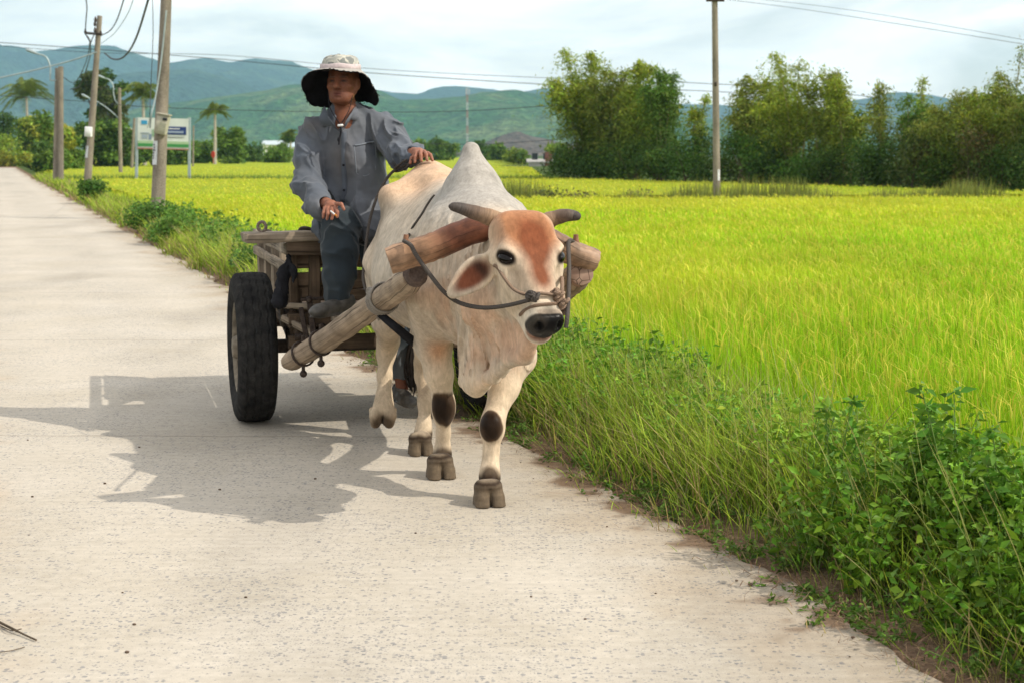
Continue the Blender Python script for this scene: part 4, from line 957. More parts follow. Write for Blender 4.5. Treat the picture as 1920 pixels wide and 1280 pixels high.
# axle and springs
b = MB(); b.beam(CL(-.60, 0, .408), CL(.60, 0, .408), .07, .07, ch=.01); b.tube([CL(-.69, 0, .408), CL(-.55, 0, .408)], .045, 14); b.tube([CL(.55, 0, .408), CL(.69, 0, .408)], .045, 14)
b.build('axle', M['iron'], cart)
for r in (-.43, .43):
    b = MB()
    for k in range(4):
        L_ = .42 - .09 * k; b.sweep(spline([CL(r, -L_, .505 - .0 - k * .011), CL(r, 0, .462 - k * .011), CL(r, L_, .505 - k * .011)], 9), [(.028, -.0045), (.028, .0045), (-.028, .0045), (-.028, -.0045)])
    for d in (-.035, .035): b.tube([CL(r - .03, d, .50), CL(r - .03, d, .36)], .007, 6); b.tube([CL(r + .03, d, .50), CL(r + .03, d, .36)], .007, 6)
    b.tube([CL(r - .04, .42, .505), CL(r + .04, .42, .505)], .018, 8); b.build('leaf_spring', M['iron'], cart)
# chassis beams
for r in (-.43, .43):
    b = MB(); b.beam(CL(r, -1.45, .56), CL(r, .40, .56), .075, .10, jit=.0015, n=6); b.build('side_beam', M['wood_dark'], cart)
for f, z in ((.38, .47), (.36, .585), (-.5, .50), (-1.4, .50)):
    b = MB(); b.beam(CL(-.50, f, z), CL(.52, f, z), .07, .075, jit=.0015, n=6); b.build('cross_beam', M['wood_dark'], cart)
for k in range(6):
    r = -.40 + k * .16; b = MB(); b.beam(CL(r, -1.42, .626), CL(r, .33, .626 + .002 * (k % 2)), .145, .022, jit=.001, n=8); b.build('floor_board', M['wood_dark'], cart)
# side racks
def rack(r, out):
    if out < 0:
        for z, h in ((.945, .075), (.862, .083), (.775, .083), (.615, .07)):  # inner boards, extended to close the slots in the rack's cast shadow
            b = MB(); b.beam(CL(r + .05, -1.40, z), CL(r + .05, -.35, z), .02, h, jit=.0015, n=9); b.build('side_board', M['wood_dark'], cart)
    if out > 0:
        for z, h in ((.905, .085), (.80, .09)):  # boards added so the rack casts a solid shadow on the road
            b = MB(); b.beam(CL(r - .036, -1.38, z), CL(r - .036, .30, z), .02, h, jit=.0015, n=9); b.build('side_board', M['wood_dark'], cart)
    for f in (.31, -.12, -.52, -.92, -1.33):
        b = MB(); b.beam(CL(r, f, .50), CL(r, f - .005, .985 if f > -1 else .97), .045, .05, up=EF, jit=.0015, n=5); b.build('side_post', M['wood_grey'] if f < .2 else M['wood_dark'], cart)
    for z, h in ((.955, .06), (.855, .055)):
        b = MB(); b.beam(CL(r + out * .032, -1.40, z), CL(r + out * .032, .34, z), .022, h, jit=.0018, n=9); b.build('side_rail', M['wood_grey'], cart)
    b = MB(); b.beam(CL(r - out * .036, -1.38, .70), CL(r - out * .036, .30, .70), .02, .10, jit=.0015, n=9); b.build('side_board', M['wood_dark'], cart)
    b = MB(); b.beam(CL(r - out * .05, -.9, .64), CL(r - out * .05, -.15, .93), .02, .05, jit=.0015, n=5); b.build('brace', M['wood_dark'], cart)
rack(-.46, -1); rack(.46, 1)
# front: board panel behind the driver's leg, its posts and iron strap
for z, h, dr in ((.895, .085, 0), (.79, .10, .01), (.70, .06, -.01)):
    b = MB(); b.beam(CL(-.44, .285, z - dr), CL(.46, .285, z + dr), .022, h, jit=.002, n=9); b.build('front_board', M['wood_mid'], cart)
for r in (-.35, -.33 + .36, .40):
    b = MB(); b.beam(CL(r, .325, .44), CL(r, .32, .97), .06, .045, up=EF, jit=.0015, n=5); b.build('front_post', M['wood_dark'], cart)
b = MB(); b.beam(CL(-.50, .37, .965), CL(-.20, .37, .96), .05, .075, jit=.001); b.beam(CL(-.30, .33, .975), CL(.48, .33, .965), .06, .05, jit=.001); b.build('front_rail', M['wood_dark'], cart)
# seat plank across the front with its eye bolt
b = MB(); b.beam(P(456, 446, 8.07), CL(.46, .30, 1.035), .20, .052, ch=.010, jit=.0022, n=14); pl = b.build('seat_plank', M['wood_grey'], cart)
b = MB(); c0 = P(491, 425, 8.12); a = np.linspace(-1.1, 4.25, 24); b.tube(spline([c0 + np.array([math.cos(x) * .021, 0, math.sin(x) * .024]) for x in a], 60), .0085, 8, jit=.0006)
b.tube([c0 + [0, 0, -.02], c0 + [0, 0, -.045]], .012, 8); b.build('eye_bolt', M['iron_pale'], cart)
b = MB(); b.tube(spline([P(560, 437, 8.18), P(566, 429, 8.18), P(580, 430, 8.18), P(588, 438, 8.18)], 10), .012, 8); b.build('plank_clamp', M['iron'], cart)
# footboard for the driver, brackets by the wheel
b = MB(); b.beam(CL(-.28, .47, .600), CL(.05, .47, .600), .15, .03, jit=.0015, n=5); b.beam(CL(-.22, .30, .575), CL(-.22, .54, .575), .04, .03); b.build('footboard', M['wood_grey'], cart)
b = MB(); b.beam(CL(-.52, .33, .60), CL(-.33, .50, .50), .05, .035, jit=.001); b.beam(CL(-.55, .30, .66), CL(-.36, .44, .66), .04, .03, jit=.001); b.build('bracket', M['wood_grey'], cart)
b = MB(); b.tube(spline([CL(-.44, .47, .70), CL(-.38, .47, .705), CL(-.30, .47, .70), CL(-.28, .47, .62)], 10), .009, 6); b.beam(CL(-.40, .46, .72), CL(-.37, .50, .40), .03, .012, up=EF); b.beam(CL(-.44, .44, .66), CL(-.41, .48, .45), .026, .012, up=EF)
for rr, ff, zz in ((-.40, .47, .70), (-.47, .36, .65), (-.33, .46, .56)): b.ball(CL(rr, ff, zz), .018, 8, 6)
b.build('iron_strap', M['iron'], cart)
# shafts: thick poles from under the bed to the yoke
def pole(pts, rs, name='shaft'):
    b = MB(); n = 34; c = spline(pts, n); r = np.interp(np.linspace(0, 1, n), np.linspace(0, 1, len(rs)), rs)
    a = np.linspace(0, 2 * np.pi, 18, endpoint=False); r = r * (1 + .03 * np.sin(np.arange(n) * 1.7))
    r[0] *= .86; r[-1] *= .84; d0 = (c[-1] - c[-2]); c = np.concatenate([c, [c[-1] + d0 / np.linalg.norm(d0) * .006]]); r = np.concatenate([r, [r[-1] * .72]])
    prof = np.stack([np.cos(a) * (1 + .04 * np.cos(2 * a + 1)), np.sin(a) * (1 + .05 * np.cos(3 * a))], 1); b.sweep(c, prof, r, jit=.0012); return b.build(name, M['wood_shaft'], cart, sharp=50)
sL = [P(541, 679, 7.72), P(610, 637, 7.45), P(690, 580, 7.05), P(735, 549, 6.62), P(776, 518, 6.26)]
pole(sL, [.050, .056, .058, .057, .057])
b = MB(); c = P(778, 516, 6.235); b.tube([c + (sL[-1] - sL[-2]) * .02, c + (sL[-1] - sL[-2]) * .10], [.052, .034], 18, jit=.001); b.build('shaft_end', M['end_dark'], cart)
sR = [CL(.40, .25, .45), P(985, 600, 7.4), P(1055, 540, 6.8), P(1085, 515, 6.42)]
pole(sR, [.055, .058, .060, .060])
# sawn end with drying cracks
q = NM('cracked_end_grain', .85, .2); c_ = q.coord('Object'); w = q.voro(c_, 22, 'DISTANCE_TO_EDGE'); rg = q.n('ShaderNodeTexWave'); rg.wave_type = 'RINGS'; rg.inputs['Scale'].default_value = 30; rg.inputs['Distortion'].default_value = 2; q.l(c_, rg.inputs['Vector'])
q.color(q.mix(q.ramp(w, [(0.0, 1.0), (.045, 0.0)]), q.mix(.4, (.30, .20, .15), q.ramp(rg.outputs['Fac'], [(0, (.2, .13, .1)), (1, (.36, .26, .2))])), (.04, .025, .02))); M['endgrain'] = q.m
dR = (sR[-1] - sR[-2]); dR /= np.linalg.norm(dR); b = MB(); c = P(1091, 513, 6.34); b.tube([c - dR * .05, c, c + dR * .004], [.050, .049, .042], 22, jit=.0008); b.build('shaft_end', M['endgrain'], cart)
# bolts and clamps where the left shaft meets the frame
b = MB(); c = P(567, 662, 7.6); ax = (sL[1] - sL[0]); ax /= np.linalg.norm(ax)
for off in (.0, .06):
    cc = spline(sL, 60)[6 + int(off * 120)]; u1 = np.cross(ax, [0, 0, 1]); u1 /= np.linalg.norm(u1); u2 = np.cross(ax, u1)
    b.tube([cc + (u1 * math.cos(x) + u2 * math.sin(x)) * .062 for x in np.linspace(0, 2 * np.pi, 20)], .006, 6)
    b.tube([cc + [0, 0, .09], cc - [0, 0, .105]], .009, 7); b.ball(cc - np.array([0, 0, .10]), .019, 8, 5)
b.build('shaft_bolt', M['iron'], cart)

# dark rag bag tied by the front post
b = MB(); b.tube(spline([P(540, 478, 8.0), P(541, 492, 7.99), P(533, 512, 7.98), P(528, 540, 7.97), P(524, 565, 7.96), P(520, 578, 7.96)], 22), np.interp(np.linspace(0, 1, 22), [0, .15, .4, .6, .85, 1], [.008, .014, .036, .030, .045, .012]), 14, jit=.004)
b.tube(spline([P(541, 494, 7.98), P(552, 512, 7.97), P(549, 528, 7.96)], 8), [.01, .02, .025, .022, .02, .015, .01, .004], 10, jit=.003)
tag(b.build('cloth_bundle', M['black'], None, sharp=70), 'crumpled dark cloth bundle hanging between the tyre and the front of the cart', 'bundle')

# ------------------------------------------------------------------ yoke over the neck
yk = [P(729, 490, 6.10), P(765, 478, 6.11), P(812, 463, 6.13), P(860, 442, 6.15), P(905, 428, 6.17), P(945, 428, 6.20), P(985, 434, 6.24), P(1020, 447, 6.28), P(1050, 462, 6.32), P(1080, 477, 6.35), P(1119, 489, 6.37)]
b = MB(); n = 60; c = spline(yk, n); tt = np.linspace(0, 1, n); r = np.interp(tt, [0, .04, .25, .5, .8, .97, 1], [.052, .056, .056, .054, .052, .050, .044])
a = np.linspace(0, 2 * np.pi, 20, endpoint=False); b.sweep(c, np.stack([np.cos(a), np.sin(a) * (1 + .05 * np.cos(3 * a))], 1), r, jit=.0010)
yoke = thing('yoke', (c[30][0], c[30][1], c[0][2] - .06), "curved brown timber yoke lying across the ox's neck in front of its hump", 'yoke')
yq = NM('handled_yoke_wood', .5, .35); ux = yq.n('ShaderNodeSeparateXYZ'); yq.l(yq.coord('UV', (1, 1, 1)), ux.inputs[0])
yb = yq.ramp(ux.outputs[0], [(0.0, (.36, .225, .14)), (0.14, (.31, .175, .10)), (.26, (.15, .055, .030)), (.62, (.13, .048, .028)), (.78, (.30, .19, .12)), (.95, (.42, .28, .19))])
yn = yq.noise(yq.coord('UV', (3, 70, 1)), 1.0, 5, .6, .6); ym = yq.noise(yq.coord('Object'), 16, 5); yk_ = yq.ramp(yq.noise(yq.coord('UV', (1.6, 130, 1)), 1.0, 2, .4, .3), [(0.34, .3), (0.39, 1.0)])
yc = yq.mix(1.0, yq.mix(1.0, yb, yq.ramp(yn, [(.3, .78), (.7, 1.18)]), 'MULTIPLY'), yq.ramp(ym, [(.35, .55), (.6, 1.12)]), 'MULTIPLY'); yq.color(yq.mix(.7, yc, yq.mix(1.0, yc, yk_, 'MULTIPLY'))); yq.bump(yq.mix(.5, yn, yk_), .45, .005)
b.build('bow', yq.m, yoke, sharp=60)
for px, Y in ((763, 6.10), (1082, 6.35)):
    b = MB(); b.tube([P(px, 478, Y), P(px, 462, Y), P(px - 2, 450, Y), P(px - 2, 440, Y)], [.014, .0155, .012, .010], 9, jit=.0006); b.build('peg', M['wood_yoke'], yoke)

# ------------------------------------------------------------------ ropes
def rope(name, pts, r, m, label, n=60, seg=8, extra=None):
    b = MB(); b.tube(spline(pts, n), r, seg)
    if extra: extra(b)
    o = b.build(name, m, None, sharp=0); tag(o, label, 'rope'); return o
def coil(b, c0, axis, R, r, turns, adv, n=0):
    axis = np.asarray(axis, float); axis /= np.linalg.norm(axis); u = np.cross(axis, [0.3, .2, 1]); u /= np.linalg.norm(u); w = np.cross(axis, u)
    k = int(turns * 16); b.tube([c0 + axis * (i / k - .5) * adv + (u * math.cos(i / 16 * 2 * np.pi) + w * math.sin(i / 16 * 2 * np.pi)) * R for i in range(k + 1)], r, 7)
H = HEAD
def knotl(c0, R, k, r):
    def f(b):
        rr = np.random.default_rng(int(R * 1e5) + k)
        for i in range(k):
            ax = rr.normal(0, 1, 3); ax /= np.linalg.norm(ax); coil(b, c0 + rr.normal(0, R * .35, 3), ax, R * rr.uniform(.4, .7), r, 1.2, R * .5)
    return f
# long rein from the left peg, sagging to the side of the muzzle
rope('rein_rope', [P(757, 452, 6.07), P(770, 460, 6.04), P(780, 478, 6.03), P(804, 512, 6.02), P(832, 547, 6.00), P(862, 568, 6.02), P(905, 577, 5.90), P(950, 573, 5.80), P(992, 563, 5.71)], .0085, M['rope_dark'], 'dark twisted rope sagging from the left end of the yoke to the muzzle', 110, 8,
     lambda b: knotl(P(998, 558, 5.705), .024, 9, .0065)(b))
# straight rope at the far side
rope('rein_rope', [P(1084, 462, 6.38), P(1067, 453, 6.25), P(1067, 500, 6.05), P(1066, 550, 5.85), P(1064, 590, 5.76), P(1061, 615, 5.75)], .0088, M['rope_dark'], 'dark rope running straight down from the right end of the yoke past the muzzle', 90)
# halter across the nose: from under the left ear, over the bridge, knots at the right
def halter_extra(b):
    b.tube(spline([H(.405, -.10, .066), H(.412, -.045, .071), H(.414, .000, .048), H(.414, .012, 0), H(.410, .000, -.046), H(.402, -.045, -.070), H(.40, -.10, -.066)], 40), .0068, 7)
    b.tube(spline([H(.28, -.05, -.115), H(.33, .0, -.085), H(.372, .010, -.070), H(.40, .004, -.060)], 20), .008, 7)
    for c0, R, k in ((H(.385, .012, -.052), .022, 7), (H(.41, .006, -.070), .022, 7), (H(.365, .020, -.040), .015, 4), (H(.425, -.02, -.080), .018, 5)): knotl(c0, R, k, .0072)(b)
rope('halter_rope', [P(925, 497, 5.86), H(.225, -.07, .130), H(.27, -.045, .128), H(.33, -.028, .105), H(.365, .0, .075), H(.372, .022, .040), H(.378, .026, 0), H(.382, .018, -.035), H(.385, .01, -.052)], .0066, M['rope_tan'], "tan rope halter knotted over the ox's muzzle", 60, 7, halter_extra)

def on_ox(px, py, off=.006):
    d_ = Vector(ray(px, py)).normalized(); r = ox_bvh.ray_cast(Vector((0, 0, CAMH)), d_)
    return P(px, py, 7.0) if r[0] is None else np.array(r[0]) - np.array(d_) * off
rope('harness_cord', [on_ox(x, y) for x, y in ((815, 366), (808, 374), (800, 386), (792, 400), (783, 413), (774, 426), (767, 440))] + [P(762, 452, 6.2)], .006, M['rope_dark'], 'thin dark cord over the shoulder of the ox, running to the left yoke peg', 40, 6)
# ------------------------------------------------------------------ the driver
def build_man():
    t = thing('person', P(672, 440, 8.15), 'seated driver in a faded grey-blue shirt and dark trousers, one hand on the ox', 'person')
    # head frame: turned a little to the picture's left
    fy = rad(13); fh = np.array([-math.sin(fy), -math.cos(fy), 0.0]); rt = np.array([math.cos(fy), -math.sin(fy), 0.0]); up = np.array([0, 0, 1.0])
    HC = P(643, 153, 8.03); RM = np.stack([rt, fh, up], 1)
    def h(x, f, z): return HC + rt * x + fh * f + up * z
    lo, hi = (-1.18, 7.42, .08), (-.36, 8.42, 1.99)
    s = SDF(lo, hi, .0045)
    # cranium and face
    s.ell(h(0, -.018, .030), (.076, .094, .088), RM, .01); s.ell(h(0, .022, -.030), (.064, .066, .086), RM, .03)
    s.ell(h(0, .048, -.082), (.040, .036, .030), RM, .03); s.ell(h(0, .072, -.094), (.020, .016, .016), RM, .02)
    for c in (-1, 1):
        s.ell(h(c * .045, .056, -.028), (.022, .018, .016), RM, .02)          # cheekbones
        s.cone(h(c * .052, .0, -.045), h(c * .030, .055, -.090), .022, .018, .03)
        s.ell(h(c * .032, .074, .020), (.024, .012, .007), RM, .012)           # brow
        s.ell(h(c * .032, .089, .000), (.020, .022, .014), RM, .010, 'sub')    # sockets
        s.ell(h(c * .031, .068, -.001), (.016, .013, .011), RM, .004)          # lids
        s.ell(h(c * .080, -.008, -.012), (.010, .020, .032), RM, .008); s.ell(h(c * .089, .004, -.008), (.008, .010, .020), RM, .004, 'sub')
        s.ell(h(c * .0135, .092, -.034), (.009, .010, .008), RM, .006)
        s.ell(h(c * .007, .102, -.041), (.0035, .005, .004), RM, .003, 'sub')
    s.cone(h(0, .078, .010), h(0, .110, -.032), .0100, .0150, .009)
    s.ell(h(0, .084, -.061), (.023, .010, .0065), RM, .006); s.ell(h(0, .082, -.073), (.020, .010, .0070), RM, .006); s.ell(h(0, .094, -.0665), (.025, .010, .0026), RM, .003, 'sub'); s.ell(h(0, .094, -.083), (.020, .008, .004), RM, .008, 'sub')
    # neck and trunk
    s.cone(P(645, 185, 8.07), P(652, 228, 8.12), .054, .060, .03)
    s.cone(P(652, 232, 8.12), P(657, 300, 8.16), .10, .135, .05); s.cone(P(657, 300, 8.16), P(665, 405, 8.20), .135, .135, .05)
    s.cone(P(604, 248, 8.12), P(700, 236, 8.16), .045, .045, .05); s.ell(P(645, 236, 8.065), (.055, .060, .075), np.eye(3), .03)
    # arms
    RA = [P(592, 252, 8.10), P(578, 335, 8.03), P(612, 383, 7.84)]; s.chain(RA, [.046, .040, .027], .02)
    LA = [P(706, 246, 8.14), P(752, 287, 7.98), P(777, 289, 7.80)]; s.chain(LA, [.046, .040, .028], .02)
    # legs
    s.chain([P(640, 418, 8.15), P(640, 424, 7.80), P(636, 548, 7.72)], [.085, .058, .036], .03)
    s.chain([P(692, 420, 8.20), P(733, 545, 8.08), P(752, 700, 7.98)], [.085, .055, .036], .03)
    s.chain([P(636, 548, 7.72), P(640, 568, 7.70)], [.034, .036], .02); s.chain([P(751, 700, 7.98), P(754, 725, 7.97)], [.033, .034], .02)
    # left hand, spread over the ox's rump (pointing right)
    def finger(pts, r=.0088, k=.006): s.chain(pts, np.linspace(r, r * .82, len(pts)), k)
    s.chain([P(777, 288, 7.79), P(785, 288, 7.75)], [.028, .030], .02)
    s.ell(P(787, 289, 7.725), (.036, .034, .019), np.stack([[.9, -.43, 0], [.43, .9, 0], [0, 0, 1.0]], 1), .02)
    kn = [(781, 287, 7.695), (788, 284, 7.69), (796, 284, 7.695), (802, 287, 7.71)]
    tips = [((779, 295, 7.665), (778, 304, 7.655)), ((789, 291, 7.655), (790, 302, 7.645)), ((799, 290, 7.66), (801, 301, 7.648)), ((807, 291, 7.675), (811, 301, 7.665))]
    for k_, (a_, b_) in zip(kn, tips): finger([P(*k_), P(*a_), P(*b_)], .0098)
    finger([P(780, 290, 7.72), P(772, 297, 7.69), P(769, 306, 7.68)], .0105)
    # right hand on the knee, fingers hanging, cigarette between the first two
    s.ell(P(621, 387, 7.76), (.034, .026, .032), np.eye(3), .02); s.cone(P(612, 382, 7.84), P(619, 384, 7.79), .026, .026, .02)
    for pts in ([(630, 382, 7.725), (640, 383, 7.70), (645, 393, 7.69)], [(629, 389, 7.72), (633, 398, 7.695), (632, 407, 7.69)], [(622, 391, 7.72), (624, 402, 7.69), (622, 411, 7.69)], [(615, 391, 7.73), (615, 402, 7.70), (613, 411, 7.70)], [(609, 390, 7.74), (607, 400, 7.72), (606, 408, 7.715)]):
        finger([P(*q_) for q_ in pts], .0100)
    V, F = s.extract(1)
    C = np.tile(np.array([.185, .070, .038]), (len(V), 1)); n1 = fbm(V * 22, 4, 61); n2 = fbm(V * 8, 3, 62)
    C = mixc(C, (.14, .052, .032), sm01(n1, .4, .7) * .5); C = mixc(C, (.26, .11, .07), sm01(n2, .45, .7) * .5)
    D = V - HC; x, f, z = D @ rt, D @ fh, D @ up
    lips = np.exp(-((z + .067) / .011) ** 2 - (x / .024) ** 2) * (f > .07); C = mixc(C, (.13, .04, .035), lips * .95); C = mixc(C, (.07, .025, .018), np.exp(-((z + .040) / .006) ** 2 - ((np.abs(x) - .009) / .007) ** 2) * (f > .08) * .8); C = mixc(C, (.085, .04, .03), np.exp(-((z + .083) / .020) ** 2 - (x / .04) ** 2) * (f > .04) * .35)  # lip colour, nostril shadows painted dark, darker patch on the chin
    hair = ((z > .045 + .02 * np.cos(x * 20)) & (f < .075) | (f < -.035) & (z > -.04)) & (np.abs(D).max(1) < .14); C = mixc(C, (.02, .016, .014), hair * 1.0)
    for c in (-1, 1):
        C = mixc(C, (.03, .02, .016), np.exp(-((x - c * .032) / .020) ** 4 - ((z - .019 + .1 * abs(c * .032 - x)) / .0065) ** 2) * (f > .05) * .8)
        C = mixc(C, (.02, .01, .008), np.exp(-((x - c * .031) / .015) ** 4 - ((z + .001) / .0060) ** 2) * (f > .05) * .95)
    far = np.linalg.norm(D, axis=1) > .2; hand = far & (V[:, 1] < 7.86) & (z < -.25); C = mixc(C, (.40, .18, .12), hand * .55)
    q = NM('skin', 0.5, 0.35); f1 = q.noise(q.worldpos(), 130, 4); q.color(q.mix(1.0, q.attr(), q.ramp(f1, [(0.3, .82), (0.7, 1.1)]), 'MULTIPLY')); q.bump(f1, .35, .002)
    q.b.inputs['Subsurface Weight'].default_value = 0.08; q.b.inputs['Subsurface Radius'].default_value = (.01, .004, .002)
    put('body', np_mesh('person_body', V, F, True, col=C), q.m, t)
    # ---- shirt
    s = SDF((-1.24, 7.66, .98), (-.36, 8.48, 1.72), .0048)
    s.cone(P(653, 236, 8.12), P(657, 300, 8.15), .118, .148, .05); s.cone(P(657, 300, 8.15), P(660, 370, 8.19), .150, .152, .05); s.cone(P(660, 370, 8.19), P(668, 425, 8.19), .155, .165, .05)
    s.cone(P(604, 247, 8.11), P(702, 234, 8.15), .066, .064, .05); s.cone(P(600, 262, 8.12), P(704, 256, 8.15), .07, .07, .05)
    s.cone(P(652, 214, 8.12), P(652, 232, 8.12), .066, .090, .03)
    s.cone(P(690, 330, 8.10), P(700, 410, 8.10), .09, .10, .05)
    s.cone(P(700, 400, 8.06), P(700, 446, 7.98), .080, .062, .04); s.cone(P(680, 392, 7.99), P(688, 446, 7.90), .055, .030, .05)       # front flap hanging by the thigh
    s.cone(P(612, 405, 8.14), P(606, 440, 8.12), .07, .05, .04)
    s.chain([P(592, 248, 8.11), P(580, 300, 8.06), P(577, 345, 8.01), P(600, 377, 7.88)], [.070, .068, .066, .050], .03)
    s.chain([P(708, 238, 8.14), P(735, 262, 8.06), P(752, 288, 7.97), P(771, 288, 7.83)], [.068, .066, .062, .048], .03)
    s.cone(P(728, 262, 8.08), P(738, 300, 8.02), .05, .035, .05)          # loose cloth under the arm
    # turned-back cuff of the right sleeve, wrist openings
    s.cone(P(592, 378, 7.90), P(604, 388, 7.85), .058, .056, .008); s.cone(P(606, 381, 7.86), P(616, 388, 7.78), .040, .046, .006, 'sub')
    s.cone(P(774, 288, 7.80), P(786, 288, 7.70), .036, .044, .008, 'sub')
    # open neck
    s.cone(P(646, 190, 8.07), P(652, 218, 8.11), .060, .058, .01, 'sub'); s.chain([P(642, 206, 8.01), P(641, 224, 7.985), P(640, 246, 7.975)], [.066, .058, .022], .008, 'sub')
    A1 = P(660, 330, 8.1)
    def cloth(D, X, Y, Z):
        I = np.nonzero(np.abs(D) < .035); x_ = (X + 0 * D)[I]; y_ = (Y + 0 * D)[I]; z_ = (Z + 0 * D)[I]
        p = np.stack([x_, y_, z_], -1)
        w = vnoise(p * 5, 71) - .5; w2 = vnoise(p * 5 + 9, 72) - .5
        # long soft drag folds from the shoulders plus short crumples at elbow and waist
        a = np.abs(vnoise(np.stack([x_ * 15 + z_ * 6 + w * 2, y_ * 9, z_ * 4.5 + w2 * 2], -1), 73) - .5) * 2
        b = np.abs(vnoise(np.stack([x_ * 9 + w * 2.5, y_ * 9, z_ * 22 + x_ * 9 + w2 * 3], -1), 74) - .5) * 2
        low = 1 - sm01(z_, 1.10, 1.30); sleeve = np.maximum(1 - sm01(x_, -1.06, -.98), sm01(x_, -.66, -.60))
        c_ = np.abs(vnoise(np.stack([x_ * 30 + z_ * 14 + w * 3, y_ * 22, z_ * 16 - x_ * 10 + w2 * 3], -1), 76) - .5) * 2; D[I] += -.006 * ((1 - c_) ** 3) * (.5 + sleeve) - .021 * ((1 - a) ** 3 - .3) * (1 - .3 * sleeve) + .012 * (a - .35) - .018 * ((1 - b) ** 3 - .3) * np.maximum(low * .9, sleeve) + .004 * (vnoise(p * 45, 75) - .5)
        return D
    s.field((-1.3, 7.5, .9), (-.3, 8.6, 1.8), cloth)
    V, F = s.extract(2); n1 = fbm(V * 4, 4, 81)
    C = np.tile(np.array([.095, .110, .136]), (len(V), 1)); C = mixc(C, (.125, .130, .140), sm01(n1, .4, .7) * .6)
    C = mixc(C, (.105, .080, .062), np.exp(-(((V - P(640, 300, 8.0)) / [.09, .3, .10]) ** 2).sum(1)) * .45); C = mixc(C, (.14, .12, .105), np.exp(-(((V - P(583, 235, 8.0)) / [.08, .2, .05]) ** 2).sum(1)) * .5)
    C = mixc(C, (.20, .20, .21), np.exp(-(((V - P(594, 384, 7.83)) / [.07, .07, .035]) ** 2).sum(1)) * .5)
    q = NM('faded_cotton', .88, .15); f1 = q.noise(q.worldpos((1, 1, 1)), 260, 3); f2 = q.noise(q.worldpos(), 12, 5)
    q.color(q.mix(1.0, q.attr(), q.ramp(f2, [(0.3, .88), (0.7, 1.1)]), 'MULTIPLY')); q.bump(q.mix(.5, f1, f2), .3, .004); q.b.inputs['Sheen Weight'].default_value = .15
    M['cotton'] = q.m; sh = put('shirt', np_mesh('shirt', V, F, True, col=C), q.m, t)
    from mathutils.bvhtree import BVHTree
    bv = BVHTree.FromPolygons([tuple(v) for v in V], [tuple(f) for f in F])
    def on(px, py, off=.004):                    # the point of the cloth seen at this pixel
        d_ = Vector(ray(px, py)).normalized(); r = bv.ray_cast(Vector((0, 0, CAMH)), d_)
        if r[0] is None: return P(px, py, 8.0)
        return np.array(r[0]) - np.array(d_) * off
    def colored(o, c):
        a_ = o.data.color_attributes.new('Col', 'FLOAT_COLOR', 'POINT'); a_.data.foreach_set('color', np.tile([*c, 1.], len(o.data.vertices)).astype(np.float32)); return o
    # placket, buttons, pocket
    b = MB(); pk = [on(x, y, .003) for x, y in ((645, 247), (645, 262), (645, 280), (645, 300), (645, 320), (646, 340), (646, 358), (642, 378))]
    b.sweep(spline(pk, 30), [(.013, -.002), (.013, .002), (-.013, .002), (-.013, -.002)], up=(0, 1, 0)); colored(b.build('placket', M['cotton'], sh, sharp=0), (.092, .105, .128))
    for x, y in ((643, 261), (644, 310), (645, 357)):
        b = MB(); p = on(x, y, .008); b.ball(p, (.0065, .003, .0065), 10, 6); b.build('button', M['black'], sh)
    b = MB(); pq = [on(x, y, .005) for x, y in ((664, 273), (672, 272), (682, 270), (693, 267), (703, 266))]
    b.sweep(spline(pq, 12), [(.0035, -.003), (.0035, .003), (-.0035, .003), (-.0035, -.003)], up=(0, 1, 0)); 
    for side in ([(664, 274), (666, 295), (668, 318), (669, 326)], [(703, 267), (705, 290), (704, 316)], [(669, 326), (686, 330), (704, 318)]):
        b.tube(spline([on(x, y, .001) for x, y in side], 14), .0022, 5)
    colored(b.build('pocket', M['cotton'], sh, sharp=0), (.17, .19, .22))
    # collar flaps
    def flap(pts, c, th=.004):
        b = MB(); pts = [np.asarray(p) for p in pts]; m = sum(pts) / len(pts)
        top = pts + [m]; k = len(pts); Vv = [p + np.array([0, -th, 0]) for p in top] + [p + np.array([0, th, 0]) for p in top]
        F3 = [(k, i, (i + 1) % k) for i in range(k)] + [(2 * k + 1, k + 1 + (i + 1) % k, k + 1 + i) for i in range(k)]
        F4 = [(i, k + 1 + i, k + 1 + (i + 1) % k, (i + 1) % k) for i in range(k)]
        b.add(Vv, F4, F3); colored(b.build('collar', M['cotton'], sh, sharp=0), c)
    flap([P(608, 199, 8.06), P(598, 222, 8.00), on(604, 238, .008), on(622, 236, .010), on(640, 250, .008), P(631, 240, 7.955), P(615, 218, 7.975), P(611, 204, 8.02)], (.098, .112, .136))
    flap([P(667, 197, 8.07), P(673, 212, 8.01), on(668, 228, .010), on(655, 224, .012), P(643, 246, 7.955), P(648, 228, 7.965), P(660, 210, 7.99)], (.14, .152, .175))  # right flap painted in a lighter tone, as sunlit cloth
    # ---- trousers
    s = SDF((-1.08, 7.58, .22), (-.36, 8.46, 1.26), .0052)
    s.cone(P(640, 412, 8.18), P(700, 415, 8.22), .12, .12, .05)
    s.chain([P(636, 414, 8.15), P(640, 424, 7.81), P(637, 470, 7.77), P(637, 520, 7.74), P(636, 553, 7.72)], [.106, .084, .076, .068, .060], .04)
    s.cone(P(672, 424, 8.1), P(660, 440, 7.92), .07, .05, .05)
    s.chain([P(694, 420, 8.2), P(733, 545, 8.09), P(750, 640, 8.0), P(752, 694, 7.98)], [.108, .082, .058, .048], .04)
    s.cone(P(636, 566, 7.72), P(636, 580, 7.72), .050, .075, .004, 'sub'); s.cone(P(753, 704, 7.98), P(753, 720, 7.98), .038, .06, .004, 'sub')
